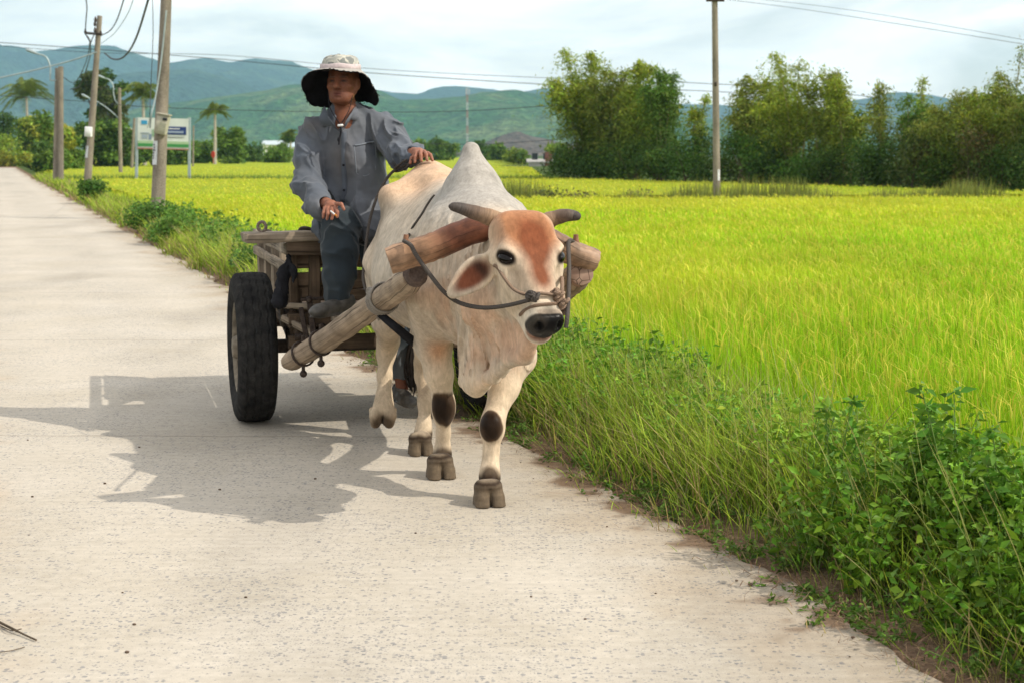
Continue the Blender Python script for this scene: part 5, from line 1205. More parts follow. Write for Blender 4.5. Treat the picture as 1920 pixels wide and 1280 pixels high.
    def cloth2(D, X, Y, Z):
        I = np.nonzero(np.abs(D) < .03); p = np.stack([(X + 0 * D)[I], (Y + 0 * D)[I], (Z + 0 * D)[I]], -1); w = vnoise(p * 6, 91) - .5
        a = np.abs(vnoise(np.stack([p[:, 0] * 16 + p[:, 2] * 7 + w * 2, p[:, 1] * 12, p[:, 2] * 5 + w], -1), 92) - .5) * 2
        b = np.abs(vnoise(np.stack([p[:, 0] * 8 + w * 2, p[:, 1] * 8, p[:, 2] * 24 + p[:, 0] * 10 + w * 2], -1), 93) - .5) * 2
        kn = np.exp(-((p[:, 2] - 1.0) / .12) ** 2) + np.exp(-((p[:, 2] - .74) / .06) ** 2)
        D[I] += -.016 * ((1 - a) ** 3 - .3) + .008 * (a - .35) + .020 * (b - .35) * np.clip(kn, 0, 1); return D
    s.field((-1.2, 7.5, .1), (-.3, 8.5, 1.3), cloth2)
    V, F = s.extract(2); C = np.tile(np.array([.024, .033, .041]), (len(V), 1)); C = mixc(C, (.032, .040, .045), sm01(fbm(V * 5, 3, 95), .4, .7)); C = mixc(C, (.13, .145, .16), sm01(-(V[:, 2]), -.5, -.4) * .7)
    put('trousers', np_mesh('trousers', V, F, True, col=C), M['cotton'], t)
    # ---- shoes
    def shoe(heel, toe, upd, w=.044):
        ax = toe - heel; L_ = np.linalg.norm(ax); ax /= L_; u = upd - ax * (upd @ ax); u /= np.linalg.norm(u); sd_ = np.cross(ax, u); R = np.stack([ax, sd_, u], 1)
        c = (heel + toe) / 2; m = L_ * .6 + .04; s = SDF(c - m, c + m, .0042)
        s.chain([heel + ax * .02 + u * .022, c + u * .018, toe - ax * .05 + u * .012], [.035, .036, .036], .02); s.ell(toe - ax * .055 + u * .010, (.062, w * .98, .026), R, .02)
        s.cone(heel + ax * .02 + u * .05, heel + ax * .055 + u * .045, .030, .030, .02); s.ell(heel + ax * .045 + u * .088, (.050, .030, .030), R, .006, 'sub')
        s.ell(c - u * .012, (L_ * .53, w * .92, .011), R, .006)
        V, F = s.extract(2); q = M.get('shoe')
        if q is None:
            qq = NM('rubber_shoe', .48, .4); f = qq.noise(qq.worldpos(), 24, 5); qq.color(qq.ramp(f, [(.3, (.035, .033, .030)), (.7, (.105, .098, .088))])); qq.bump(f, .3, .004); M['shoe'] = qq.m
        put('shoe', np_mesh('shoe', V, F, True), M['shoe'], t)
    shoe(P(660, 578, 7.74), P(583, 590, 7.56), np.array([.1, 0, 1.0])); shoe(P(742, 742, 8.02), P(772, 760, 7.80), np.array([0, 0.35, 1.0]))
    # ---- hat
    HCn = P(637, 131, 8.03); n, K = 96, 12; th = np.linspace(0, 2 * np.pi, n, endpoint=False)
    cx = lambda a: math.cos(a)
    def hatpt(a, rx, rf, z): return HCn + rt * (rx * math.sin(a)) + fh * (rf * math.cos(a) - .012) + up * z
    b = MB(); rows = []; prof = [(1.0, .000), (.98, .020), (.93, .040), (.87, .054), (.76, .064), (.52, .071), (.25, .073), (.02, .073)]
    for a in th:
        for r, z in prof: rows.append(hatpt(a, .100 * r, .112 * r, z + .004 * math.sin(3 * a + 1) * (r > .5) + .003 * math.sin(7 * a) - .008 * math.exp(-((a - 3.2) / .8) ** 2) * (z > .05)))
    kk = len(prof); i, j = np.meshgrid(np.arange(n), np.arange(kk - 1), indexing='ij'); i2 = (i + 1) % n
    b.add(rows, np.stack([i * kk + j, i2 * kk + j, i2 * kk + j + 1, i * kk + j + 1], -1).reshape(-1, 4))
    qh = NM('patched_hat_cloth', .9, .1); vv = qh.worldpos(); mo = qh.noise(vv, 17, 2, .4, .8); qh.color(qh.mix(1.0, qh.ramp(mo, [(.46, (.20, .21, .20)), (.50, (.50, .48, .41)), (.62, (.34, .34, .31))]), qh.ramp(qh.noise(vv, 60, 3), [(.3, .9), (.7, 1.1)]), 'MULTIPLY')); qh.bump(qh.noise(vv, 40, 4), .5, .006)
    hat = b.build('hat', qh.m, t, sharp=0)
    b = MB(); rows = []
    for a in th:
        for r, z in ((1.0, -.004), (1.035, -.002), (1.03, .024), (.985, .026)): rows.append(hatpt(a, .100 * r, .112 * r, z + .002 * math.sin(5 * a)))
    kk = 4; i, j = np.meshgrid(np.arange(n), np.arange(kk - 1), indexing='ij'); i2 = (i + 1) % n
    b.add(rows, np.stack([i * kk + j, i2 * kk + j, i2 * kk + j + 1, i * kk + j + 1], -1).reshape(-1, 4)); b.build('hat_band', simple('faded_pink_cloth', (.52, .44, .44), .9, .1, 60, .15), hat, sharp=0)
    def brim(off, ext, name, m):
        b = MB(); rows = []; kk = 9
        for ia, a in enumerate(th):
            f_, sd_ = max(math.cos(a), 0), abs(math.sin(a)); bk = max(-math.cos(a), 0); left = math.sin(a) < 0
            reach = .050 * f_ ** 1.2 + .090 * (1 if left else .78) * sd_ ** 1.3 + .070 * bk; drop = .008 + (.168 if left else .150) * float(sm01(-math.cos(a), -.85, .85)) + (.030 if left else .0) * sd_ ** 3
            nz_ = vnoise(np.array([[math.cos(a) * 3, math.sin(a) * 3, 0]]), 5)[0]; rg = vnoise(np.array([[math.cos(a) * 26, math.sin(a) * 26, 2]]), 6)[0]
            for k in range(kk):
                t_ = k / (kk - 1); rr = reach * (t_ + .0) * (1 + .10 * (nz_ - .5)) + ext * t_; dd = drop * t_ ** 1.35 * (1 + .22 * (nz_ - .5)) + (.010 * (rg - .5) + .003) * (t_ > .95)
                rows.append(hatpt(a, .100 + rr, .112 + rr, off - dd + .006 * math.sin(4 * a + 2) * t_))
        i, j = np.meshgrid(np.arange(n), np.arange(kk - 1), indexing='ij'); i2 = (i + 1) % n
        F = np.stack([i * kk + j, i2 * kk + j, i2 * kk + j + 1, i * kk + j + 1], -1).reshape(-1, 4); b.add(rows, F); return b.build(name, m, hat, sharp=0)
    brim(.002, .000, 'brim', simple('faded_hat_brim', (.36, .34, .31), .9, .1, 40, .2))
    ln = brim(-.004, -.003, 'brim_lining', M['black'])
    b = MB()
    for k in range(40):                                        # loose threads at the frayed edge
        a = rng.uniform(1.2, 5.1); f_, sd_ = max(math.cos(a), 0), abs(math.sin(a)); bk = max(-math.cos(a), 0); left = math.sin(a) < 0
        reach = .050 * f_ ** 1.2 + .090 * (1 if left else .78) * sd_ ** 1.3 + .070 * bk; drop = .008 + (.168 if left else .150) * float(sm01(-math.cos(a), -.85, .85)) + (.030 if left else .0) * sd_ ** 3
        p = hatpt(a, .1 + reach, .112 + reach, -drop); b.tube([p, p + rng.normal(0, .004, 3) - [0, 0, .006], p + rng.normal(0, .007, 3) - [0, 0, rng.uniform(.008, .018)]], .0012, 4)
    tag(b.build('frayed_edge', M['black'], hat), kind='stuff')
    b = MB(); b.tube(spline([h(-.070, .03, -.03), P(617, 196, 7.96), P(624, 213, 7.95), P(634, 228, 7.94), P(638, 234, 7.935)], 20), .0026, 6); b.tube(spline([h(.066, .03, -.05), P(655, 205, 7.96), P(646, 222, 7.945), P(640, 233, 7.935)], 20), .0020, 6)
    b.tube(spline([P(638, 238, 7.93), P(639, 248, 7.93), P(637, 258, 7.93), P(635, 272, 7.93)], 14), .0042, 6); b.ball(P(635, 262, 7.928), (.007, .006, .012), 8, 6); b.build('chin_cord', M['black'], hat)
    b = MB(); b.beam(P(633, 236, 7.93), P(643.5, 235, 7.93), .012, .012, ch=.003); b.build('cord_toggle', M['white_paint'], hat)
    # eyes
    for c in (-1, 1):
        b = MB(); b.ball(h(c * .031, .0745, -.0015), (.0095, .0065, .0030), 10, 6, RM); b.build('eye', M['glassdark'], t, sharp=0)
    # the cigarette is held, not worn
    b = MB(); a1, a2 = P(620, 396, 7.685), P(631, 405, 7.66); b.tube([a1, a1 + (a2 - a1) * .72], .0042, 8); cg = thing('cigarette', a1, 'half smoked cigarette between the fingers of the hand on the knee', 'cigarette')
    b.build('paper_tube', M['white_paint'], cg); b = MB(); b.tube([a1 + (a2 - a1) * .72, a2], .0043, 8); b.build('filter', simple('cigarette_filter', (.55, .22, .05), .8), cg)
    return t
man = build_man()
rope('rein_rope', [P(789, 300, 7.66), P(775, 306, 7.70), P(755, 312, 7.80), P(737, 322, 7.83), P(722, 340, 7.80), P(706, 372, 7.76), P(693, 415, 7.72), P(685, 470, 7.62), P(681, 520, 7.50), P(686, 545, 7.38)], .0075, M['rope_dark'], "dark rein looping from the driver's hand down behind the ox's hip", 80, 7,
     lambda b: (b.tube(spline([P(772, 299, 7.68), P(768, 308, 7.70), P(757, 318, 7.80), P(742, 322, 7.84), P(741, 315, 7.82), P(762, 300, 7.72)], 24), .006, 6)))
# lashings on the left shaft, girth strap
def lash(b):
    ax = P(735, 549, 6.62) - P(690, 580, 7.05); c = spline(sL, 60)[38]
    for k in range(8): coil(b, c + ax / np.linalg.norm(ax) * (k - 3.5) * .0105, ax + rng.normal(0, .06, 3), .0665, .0050, 1.1, .010)
    knotl(P(694, 545, 6.93), .02, 7, .006)(b)
    b.tube(spline([P(700, 546, 6.9), P(722, 535, 6.6), P(742, 520, 6.42), P(752, 512, 6.3)], 16), .0075, 6)
rope('lashing_rope', [P(697, 562, 6.92), P(700, 585, 6.95), P(712, 600, 6.95)], .007, M['rope_grey'], 'pale rope lashing wound round the middle of the left shaft', 12, 7, lash)
b = MB(); pr = [(.020, -.002), (.020, .002), (-.020, .002), (-.020, -.002)]
b.sweep(spline([P(697, 572, 6.90), P(716, 592, 6.80), P(745, 616, 6.76), P(775, 640, 6.84), P(800, 648, 7.0)], 24), pr, np.linspace(.7, 1.2, 24), up=(0, 1, 0)); o = b.build('girth_strap', M['black'], None, sharp=0)
tag(o, 'dark girth strap running from the left shaft under the belly of the ox', 'strap')
# ------------------------------------------------------------------ bamboo and trees along the paddies
def tube_mesh_parts(b): return b
def tree_leaves(pts, size, cols, name, parent, aspect=.28, up=.2, droop=.45, m=None):
    V, F, C = join([leafcloud(pts, size, cols, aspect, up, droop, .06)])
    return put(name, np_mesh(name, V, F, True, col=C), m or M['leaf'], parent)
def line_pt(px, dY=2.0):
    Y = np.interp(px, [1040, 1304, 1585, 1924, 2100], [88, 75, 65, 56, 52]) + dY; x = (px - 960) / FPX * Y; return x, Y
def ztop(py, Y): return CAMH + (HZ - py) / FPX * Y
def bamboo(px, top, wpx, tone, label, lean=0.0, nc=11, nleaf=5200, dY=2.5, open_=0.3, grp='bamboo clumps beyond the rice'):
    x, Y = line_pt(px, dY); H_ = ztop(top, Y) - FIELD_Z; wid = wpx / FPX * Y / 2 * 1.25; nleaf = int(nleaf * 1.7)
    t = thing('bamboo_clump', (x, Y, FIELD_Z), label, 'bamboo', grp); b = MB(); P_, Cc, Sz = [], [], []
    for i in range(nc):
        a = rng.uniform(0, 2 * np.pi); r = wid * rng.uniform(.15, 1.0) ** .8; hh = H_ * rng.uniform(.62, 1.0) if i else H_
        dx, dy = math.cos(a) * r + lean * (1 if i else 1.2), math.sin(a) * r * .9
        c = spline([(x + dx * .12, Y + dy * .12, FIELD_Z), (x + dx * .40, Y + dy * .4, FIELD_Z + hh * .5), (x + dx * .85, Y + dy * .85, FIELD_Z + hh * .86), (x + dx * 1.15, Y + dy * 1.15, FIELD_Z + hh * (1.0 if i % 3 else .97))], 14)
        b.tube(c, np.linspace(.035, .008, 14), 5, caps=False)
        k = nleaf // nc; tt = rng.beta(1.7, 1.2, k) * .97 + .03; nd = 26; node = np.floor(tt * nd) / nd + .02 * rng.random(k); ii = np.clip(node * 13, 0, 12.99); i0 = ii.astype(int); f = (ii - i0)[:, None]
        p = c[i0] * (1 - f) + c[np.minimum(i0 + 1, 13)] * f
        # twigs at each node carry drooping fans of leaves
        tw = rng.uniform(0, 2 * np.pi, nd + 1)[np.floor(tt * nd).astype(int)] + rng.normal(0, .7, k); rr = np.abs(rng.normal(0, 1, k)) * (wid * .42 + .12) * (1.2 - tt) ** .6 + .03
        p = p + np.stack([np.cos(tw) * rr, np.sin(tw) * rr, -rr * .25 + rng.normal(0, .10, k)], 1)
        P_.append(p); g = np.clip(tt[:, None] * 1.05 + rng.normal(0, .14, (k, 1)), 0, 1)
        Cc.append(jitcol(k, (.07, .125, .022), .25) * (1 - g) + jitcol(k, tone, .22, .12) * g); Sz.append(rng.uniform(.12, .28, k) * (Y / 75))  # leaf colour lightens up the culm: sunlit tops painted in
    b.build('culms', M['culm'], t, sharp=0)
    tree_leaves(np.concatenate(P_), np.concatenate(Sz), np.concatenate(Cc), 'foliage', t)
YG, OL, DG = (.32, .39, .045), (.25, .29, .05), (.13, .23, .035)
bamboo(1102, 94, 92, YG, 'tallest bamboo at the left end of the grove, its plume bending left over the field', -.60, 13, 7000)
bamboo(1138, 128, 70, OL, 'olive bamboo second from the left end of the grove', .1, 9, 4200)
bamboo(1192, 108, 84, YG, 'pointed light green bamboo, third from the left end of the grove', .15, 10, 5200)
bamboo(1240, 132, 74, DG, 'darker bamboo just left of the low gap beside the lone pole', .2, 10, 4800)
bamboo(1303, 176, 40, YG, 'thin short bamboo sprig rising in the gap left of the lone pole', .25, 5, 1300)
bamboo(1398, 138, 85, OL, 'yellowish bamboo right behind the lone concrete pole', .25, 10, 4600)
bamboo(1492, 98, 105, YG, 'tall bamboo with bare pale culms, leaning left, between the lone pole and the distant hill', -.35, 12, 5200)
bamboo(1538, 128, 60, OL, 'narrow bamboo on the right shoulder of the tall leaning clump', .1, 7, 2800)
bamboo(1583, 140, 60, YG, 'pointed yellow-green bamboo left of the gap that shows the blue hill', 0, 8, 3200)
bamboo(1648, 150, 60, OL, 'sparse bamboo with a feathery top, in front of the blue hill', .1, 7, 2200)
bamboo(1700, 176, 70, DG, 'low dark bamboo under the summit of the blue hill', .1, 8, 3200)
bamboo(1712, 142, 36, YG, 'thin plume of bamboo standing above the right side of the blue hill', .25, 4, 800, 3.4)
bamboo(1778, 168, 120, OL, 'broad rounded bamboo right of the blue hill', 0, 11, 6000)
bamboo(1842, 152, 100, YG, 'light bamboo with fine top twigs near the right edge', .2, 10, 5200)
bamboo(1886, 82, 22, OL, 'single bare bamboo stem with a small tuft above the grove near the right edge', .05, 2, 260, 3.6)
bamboo(1912, 128, 95, OL, 'dense bamboo at the right edge of the picture', .1, 10, 5200)
bamboo(1975, 100, 110, DG, 'tall dark bamboo cut by the right edge of the picture', -.3, 10, 4600)
def filler(px, top, w, lb):
    x, Y = line_pt(px, 5.5); tree(px, Y, top, 330, w, 3600, [(.12, .20, .035), (.09, .16, .03), (.19, .26, .04)], lb, .24 * Y / 75, 20, grp='broad trees behind the bamboo', stems=6)
def bush(name, x, Y, z0, w, h, n, size, cols, label, cat, grp, clumps=9, stems=5):
    t = thing(name, (x, Y, z0), label, cat, grp); b = MB(); cc = []
    for i in range(clumps):
        a = rng.uniform(0, 2 * np.pi); r = w / 2 * math.sqrt(rng.random()) * .8; cc.append((x + math.cos(a) * r, Y + math.sin(a) * r, z0 + h * rng.uniform(.25, .80), rng.uniform(.22, .42)))
    for i in range(stems):
        c = cc[i % clumps]; b.tube(spline([(x + rng.normal(0, .1 * w), Y + rng.normal(0, .1 * w), z0), ((x + c[0]) / 2, (Y + c[1]) / 2, z0 + (c[2] - z0) * .6), c[:3]], 8), np.linspace(.03, .008, 8) * max(.25, min(3, h / 2)), 5, caps=False)
    b.build('trunk', M['bark'], t, sharp=0); P_, Cc = [], []
    for c in cc:
        k = n // clumps; v = rng.normal(0, 1, (k, 3)); v /= np.linalg.norm(v, axis=1)[:, None]; v *= (rng.random(k) ** .45)[:, None] * np.array([c[3] * w, c[3] * w, c[3] * h * .9]); p = np.array(c[:3]) + v
        p[:, 2] = np.maximum(p[:, 2], z0 + .02); P_.append(p); base = cols[rng.integers(len(cols))]; Cc.append(jitcol(k, base, .22, .12))
    tree_leaves(np.concatenate(P_), rng.uniform(.7, 1.3, sum(map(len, P_))) * size, np.concatenate(Cc), 'crown', t, .5, .3, .15); return t
low = [(.05, .10, .02), (.07, .14, .025), (.10, .17, .03)]
names = ['dark undergrowth bush at the foot of the tallest bamboo, leftmost of the grove', 'dark bush at the foot of the olive bamboo', 'dark bush below the third bamboo from the left', 'dark bush below the darker bamboo left of the gap', 'broad-leaved bush filling the low gap left of the lone pole', 'dark bush directly left of the lone pole', 'broad-leaved bush directly right of the lone pole', 'dark bush two bushes right of the lone pole', 'bright leafy bush below the tall leaning bamboo', 'dark bush right of the bright leafy one', 'dark bush left of the gap with the blue hill', 'dark bush under the blue hill', 'pale-tipped tree with drooping leaves under the blue hill', 'dark bush under the broad rounded bamboo', 'tree with drooping reddish-tinged leaves near the right edge', 'dark bush second from the right edge', 'dark bush at the right edge']
for i, nm in enumerate(names):
    px = 1078 + i * 53; x, Y = line_pt(px, .9 + .5 * (i % 2)); top = [262, 270, 255, 262, 240, 268, 238, 262, 285, 250, 246, 258, 232, 262, 226, 262, 250][i]
    cs = [(.09, .19, .03), (.07, .14, .025)] if i in (4, 6, 8) else ([(.13, .15, .045), (.10, .13, .035), (.16, .13, .05)] if i in (12, 14) else low)
    bush('bush', x, Y, FIELD_Z, 95 / FPX * Y, ztop(top, Y) - FIELD_Z, 2600, .15 * Y / 75, cs, nm, 'bush', 'undergrowth bushes beneath the bamboo', 11, 6)

# ------------------------------------------------------------------ the far side of the paddies on the left
def palm(px, base_y, top_y, Y, nf, fl, label, lean=0.0, trunk=True):
    z0 = FIELD_Z; x = (px - 960) / FPX * Y; zt = ztop(top_y, Y) - fl * .35; t = thing('coconut_palm', (x, Y, z0), label, 'palm tree', 'coconut palms in the distance'); b = MB()
    b.tube(spline([(x - lean, Y, z0), (x - lean * .4, Y, (z0 + zt) / 2), (x, Y, zt)], 12), np.linspace(.26, .15, 12), 8); b.build('trunk', M['bark_pale'], t); P_, b2 = [], MB(); V_ = []
    for i in range(nf + 8):
        a = i * 2.4 + rng.normal(0, .2); el = rng.uniform(-.3, 1.45); L_ = fl * rng.uniform(.8, 1.1); d = np.array([math.cos(a), math.sin(a), 0])
        c = spline([(x, Y, zt), np.array([x, Y, zt]) + d * L_ * .5 * math.cos(el) + [0, 0, L_ * (.5 * math.sin(el) + .06)], np.array([x, Y, zt]) + d * L_ * (.95 * math.cos(el) + .12) + [0, 0, L_ * (.78 * math.sin(el) - .30)]], 22)
        b2.tube(c, np.linspace(.035, .008, 22), 4, caps=False); sd_ = np.cross(d, [0, 0, 1])
        for k in range(3, 22):
            for s_ in (-1, 1):
                for q_ in range(2):
                    p = c[k] + rng.normal(0, .03, 3); ll = fl * .26 * math.sin(math.pi * (k / 24) ** .7) + .1; e = p + sd_ * s_ * ll * .75 + d * ll * .3 - [0, 0, ll * .55]; w = np.array([0, 0, .05]) + d * .06
                    V_ += [p - w * .5, p + w * .5, e]
    b2.build('frond_ribs', M['stem'], t, sharp=0); V_ = np.array(V_); F = np.arange(len(V_)).reshape(-1, 3); C = np.repeat(jitcol(len(F), (.16, .21, .04), .25), 3, 0)
    put('fronds', np_mesh('fronds', V_, [F], True, col=C), M['leaf'], t)
def tree(px, Y, top, bot, wpx, n, cols, label, size=.35, clumps=16, grp='trees in the distance', airy=1.0, name='tree', cat='tree', stems=8):
    x = (px - 960) / FPX * Y; t = thing(name, (x, Y, FIELD_Z), label, cat, grp); zt, zb, w = ztop(top, Y), ztop(bot, Y), wpx / FPX * Y; zb = FIELD_Z + .2 if bot >= 294 else zb; n = int(n * 1.5); b = MB(); cc = []
    for i in range(clumps):
        a = rng.uniform(0, 2 * np.pi); hh = rng.random(); r = w / 2 * .78 * math.sqrt(rng.random()) * math.sqrt(max(.1, 1 - (1.6 * hh - .8) ** 2)); cc.append(np.array([x + math.cos(a) * r, Y + math.sin(a) * r, zb + (zt - zb) * (.1 + .82 * hh)]))
    fork = np.array([x, Y, max(FIELD_Z + .5, zb * .7)]); b.tube([(x, Y, FIELD_Z), fork], [.022 * (zt + 1), .016 * (zt + 1)], 8)
    for i in range(min(stems, clumps)): b.tube(spline([fork, (fork + cc[i]) / 2 + rng.normal(0, .03 * w, 3), cc[i]], 8), np.linspace(.014, .003, 8) * (zt + 1), 5, caps=False)
    b.build('trunk', M['bark'], t, sharp=0); P_, Cc = [], []
    for c in cc:
        k = n // clumps; v = rng.normal(0, 1, (k, 3)); v /= np.linalg.norm(v, axis=1)[:, None]; v *= (rng.random(k) ** .4)[:, None] * (w * (.22 if bot >= 294 else .17) * airy) * np.array([1, 1, .75]) * rng.uniform(.7, 1.3); P_.append(c + v); Cc.append(jitcol(k, cols[rng.integers(len(cols))], .2, .1))
    tree_leaves(np.concatenate(P_), rng.uniform(.7, 1.3, sum(map(len, P_))) * size, np.concatenate(Cc), 'crown', t, .55, .3, .1)
Lg, Md, Dk, Yl = (.24, .33, .04), (.13, .22, .035), (.065, .125, .025), (.34, .36, .05)
tree(6, 205, 208, 298, 70, 2600, [Md, Dk], 'dark green tree at the left edge of the picture', .4)
tree(60, 200, 222, 300, 110, 3600, [Lg, Md, Yl], 'bright yellow-green tree below the coconut palm at the far left', .45)
tree(100, 150, 215, 300, 80, 3000, [Lg, Md], 'light green tree directly left of the paired poles', .42)
tree(135, 140, 240, 302, 60, 2400, [Lg, Yl, Md], 'low leafy tree between the paired poles and the leaning pole', .4)
tree(26, 190, 262, 304, 90, 2400, [Lg, Md, Yl], 'low round bright bush in front of the far left trees', .35, name='bush', cat='bush')
tree(95, 128, 268, 304, 80, 2200, [Md, Dk], 'low dark bush left of the paired poles', .35, name='bush', cat='bush')
tree(203, 210, 132, 240, 112, 4200, [Dk, (.085, .11, .035)], 'tall airy tree with a wide open crown behind the leaning pole', .55, 20, airy=.85, stems=16)
tree(185, 165, 232, 300, 90, 3000, [Dk, Md], 'dark tree at the foot of the leaning pole', .45)
tree(232, 165, 226, 300, 80, 2800, [Dk, Dk, Md], 'dark tree left of the billboard', .45)
tree(290, 175, 250, 300, 90, 2400, [Dk, Md], 'dark low tree behind the billboard', .45)
tree(330, 190, 262, 300, 80, 2000, [Dk, Md], 'dark low tree behind the right half of the billboard', .45)
tree(433, 215, 240, 298, 62, 3000, [Dk, Md, Md], 'round dark green tree right of the single coconut palm', .5)
tree(385, 225, 258, 298, 60, 1900, [Md, Dk], 'low tree left of the single coconut palm', .5)
tree(478, 260, 272, 298, 50, 1500, [Md, Dk], 'low tree between the round tree and the white building', .5)
tree(520, 240, 277, 298, 60, 1500, [Md, Dk], 'low hedge-like tree below the white building', .5)
tree(540, 270, 252, 296, 34, 1200, [Md, Dk], 'slim tree in front of the right end of the white building', .5)
for px, top, w, nm in ((600, 268, 70, 'behind the driver'), (740, 262, 60, "just right of the driver's back"), (790, 268, 60, "behind the driver's hand"), (832, 262, 56, 'left of the hump of the ox'), (905, 268, 50, 'right of the hump of the ox'), (930, 272, 44, 'left of the bright tree by the grey house')):
    tree(px, 330, top, 299, w, 1500, [Md, Dk], 'hazy tree of the far row, ' + nm, .8, 12, grp='far row of trees under the hills')
tree(972, 270, 282, 306, 54, 1800, [Lg, Md], 'bright green tree left of the grey house', .5)
tree(1042, 262, 272, 300, 46, 1500, [Lg, Md], 'green tree behind the roof of the grey house', .5)
tree(1048, 225, 297, 313, 22, 700, [Md, Dk], 'small round bush in front of the grey house', .35, name='bush', cat='bush')
palm(60, 298, 163, 218, 26, 4.4, 'coconut palm with ragged fronds above the far left trees')
palm(276, 298, 166, 185, 20, 3.2, 'coconut palm directly left of the big pole')
palm(409, 298, 201, 205, 18, 2.3, 'single coconut palm with a bare pale trunk right of the billboard', .2)
palm(548, 298, 248, 270, 14, 2.2, 'small hazy coconut palm close to the shoulder of the driver')
for px, top, w, lb in ((1122, 165, 90, 'rounded tree behind the leftmost bamboos'), (1178, 160, 110, 'rounded tree filling the gap between the second and third bamboo'), (1236, 185, 74, 'rounded tree behind the darker bamboo'), (1425, 190, 96, 'rounded tree behind the yellowish bamboo right of the pole'), (1480, 170, 130, 'broad tree behind the tall leaning bamboo'), (1560, 205, 130, 'broad tree behind the pointed bamboos'), (1760, 192, 140, 'broad tree behind the rounded bamboo'), (1830, 180, 140, 'broad tree second from the right edge'), (1910, 165, 140, 'broad tree at the right edge, behind the bamboo')): filler(px, top, w, lb)
# buildings far off
def house(px0, px1, Y, eave, ridge, base, label, wall, roof, name='house', dep=6, chim=None, gable=True, door=None):
    x0, x1 = (px0 - 960) / FPX * Y, (px1 - 960) / FPX * Y; zb, ze, zr = FIELD_Z, ztop(eave, Y), ztop(ridge, Y); t = thing(name, ((x0 + x1) / 2, Y + dep / 2, zb), label, 'house', None)
    b = MB(); xm = (x0 + x1) / 2
    vs = [(x0, Y, zb), (x1, Y, zb), (x1, Y, ze), (x0, Y, ze), (x0, Y + dep, zb), (x1, Y + dep, zb), (x1, Y + dep, ze), (x0, Y + dep, ze)]; f4 = [(0, 1, 2, 3), (5, 4, 7, 6), (1, 5, 6, 2), (4, 0, 3, 7)]; f3 = []
    if gable: vs += [(xm, Y, zr), (xm, Y + dep, zr)]; f3 = [(3, 2, 8), (6, 7, 9)]
    b.add(vs, f4, f3); b.build('wall', wall, t, smooth=False); b = MB(); o = .35
    if gable:
        for s_, xe in ((-1, x0), (1, x1)): b.beam(((xm + xe) / 2 + s_ * .15, Y - o, (zr + ze) / 2 + .03), ((xm + xe) / 2 + s_ * .15, Y + dep + o, (zr + ze) / 2 + .03), math.hypot(xm - xe, zr - ze) + .5, .12, up=np.array([s_ * (zr - ze), 0, abs(xm - xe)]) / math.hypot(xm - xe, zr - ze), ch=.01)
    else:
        sl = math.hypot(dep / 2 + .4, zr - ze)
        for s_ in (-1, 1):
            yc = Y + dep / 2 + s_ * (dep / 4 + .1); b.beam((x0 - .4, yc, (zr + ze) / 2), (x1 + .4, yc, (zr + ze) / 2), sl, .12, up=np.array([0, s_ * (zr - ze), dep / 2]) / math.hypot(dep / 2, zr - ze), ch=.01)
    b.build('roof', roof, t)
    for wx in np.linspace(x0, x1, 5)[1:-1:2]:
        b = MB(); b.box((wx, Y - .03, zb + 1.5), (.9, .08, 1.0)); b.build('window', M['glassdark'], t)
    if door is not None: b = MB(); b.box((door, Y - .04, zb + 1.1), (1.1, .1, 2.1)); b.build('door', simple('brown_door', (.16, .07, .05)), t)
    return t
house(992, 1034, 240, 304, 299, 318, 'grey plastered house with a long low roof at the edge of the field', M['wall_grey'], M['roof_grey'], gable=False, door=(1028 - 960) / FPX * 240)
house(1030, 1066, 252, 303, 293, 318, 'grey gabled house behind the low-roofed one, next to the bamboo', M['wall_grey'], M['roof_grey'])
house(497, 532, 300, 272, 265, 298, 'white long building with a pale roof under the hills', M['white_paint'], simple('pale_sheet_roof', (.45, .52, .55)), gable=False)
house(534, 562, 310, 276, 268, 298, 'smaller white building right of the long one', M['white_paint'], simple('bluish_sheet_roof', (.40, .50, .55)), gable=False)
house(226, 236, 240, 245, 240, 300, 'tiny white house between dark trees left of the billboard', M['white_paint'], M['roof_grey'], gable=False)
b = MB(); c = P(400, 290, 195); b.sweep([c + [-.05, -.03, 0], c + [.0, .03, .0]], [(.35 * math.cos(a), .42 * math.sin(a)) for a in np.linspace(0, 2 * np.pi, 16, endpoint=False)]); b.beam(c - [0, 0, 1.1], c - [0, 0, .3], .06, .06)
tag(b.build('round_sign', M['red'], None), 'small round red sign at the foot of the single coconut palm', 'sign')
# radio mast
mx_, mY = (877 - 960) / FPX * 900, 900; zt = ztop(165, mY); t = thing('radio_mast', (mx_, mY, 0), 'thin red and white lattice mast in front of the hills', 'mast'); w = 1.1
red_l, wht_l = simple('faded_red_paint', (.36, .20, .18), .8), simple('dull_white_paint', (.45, .46, .46), .8); nseg = 9; w = .6
for i in range(nseg):
    b = MB(); z0, z1 = zt * i / nseg, zt * (i + 1) / nseg; cr = [(mx_ + w * math.cos(a), mY + w * math.sin(a)) for a in (.5, 2.6, 4.7)]
    for k in range(3):
        (xa, ya), (xb, yb) = cr[k], cr[(k + 1) % 3]; b.tube([(xa, ya, z0), (xa, ya, z1)], .10, 5)
        for j in range(3): za, zb_ = z0 + (z1 - z0) * j / 3, z0 + (z1 - z0) * (j + 1) / 3; b.tube([(xa, ya, za), (xb, yb, zb_)], .06, 4)
    b.build('lattice_section', red_l if i % 2 else wht_l, t)
b = MB()
for k in range(3): b.box((mx_ + 1.3 * math.cos(k * 2.1), mY + 1.3 * math.sin(k * 2.1), zt - 3), (.5, .5, 3.0))
b.build('antenna', wht_l, t)

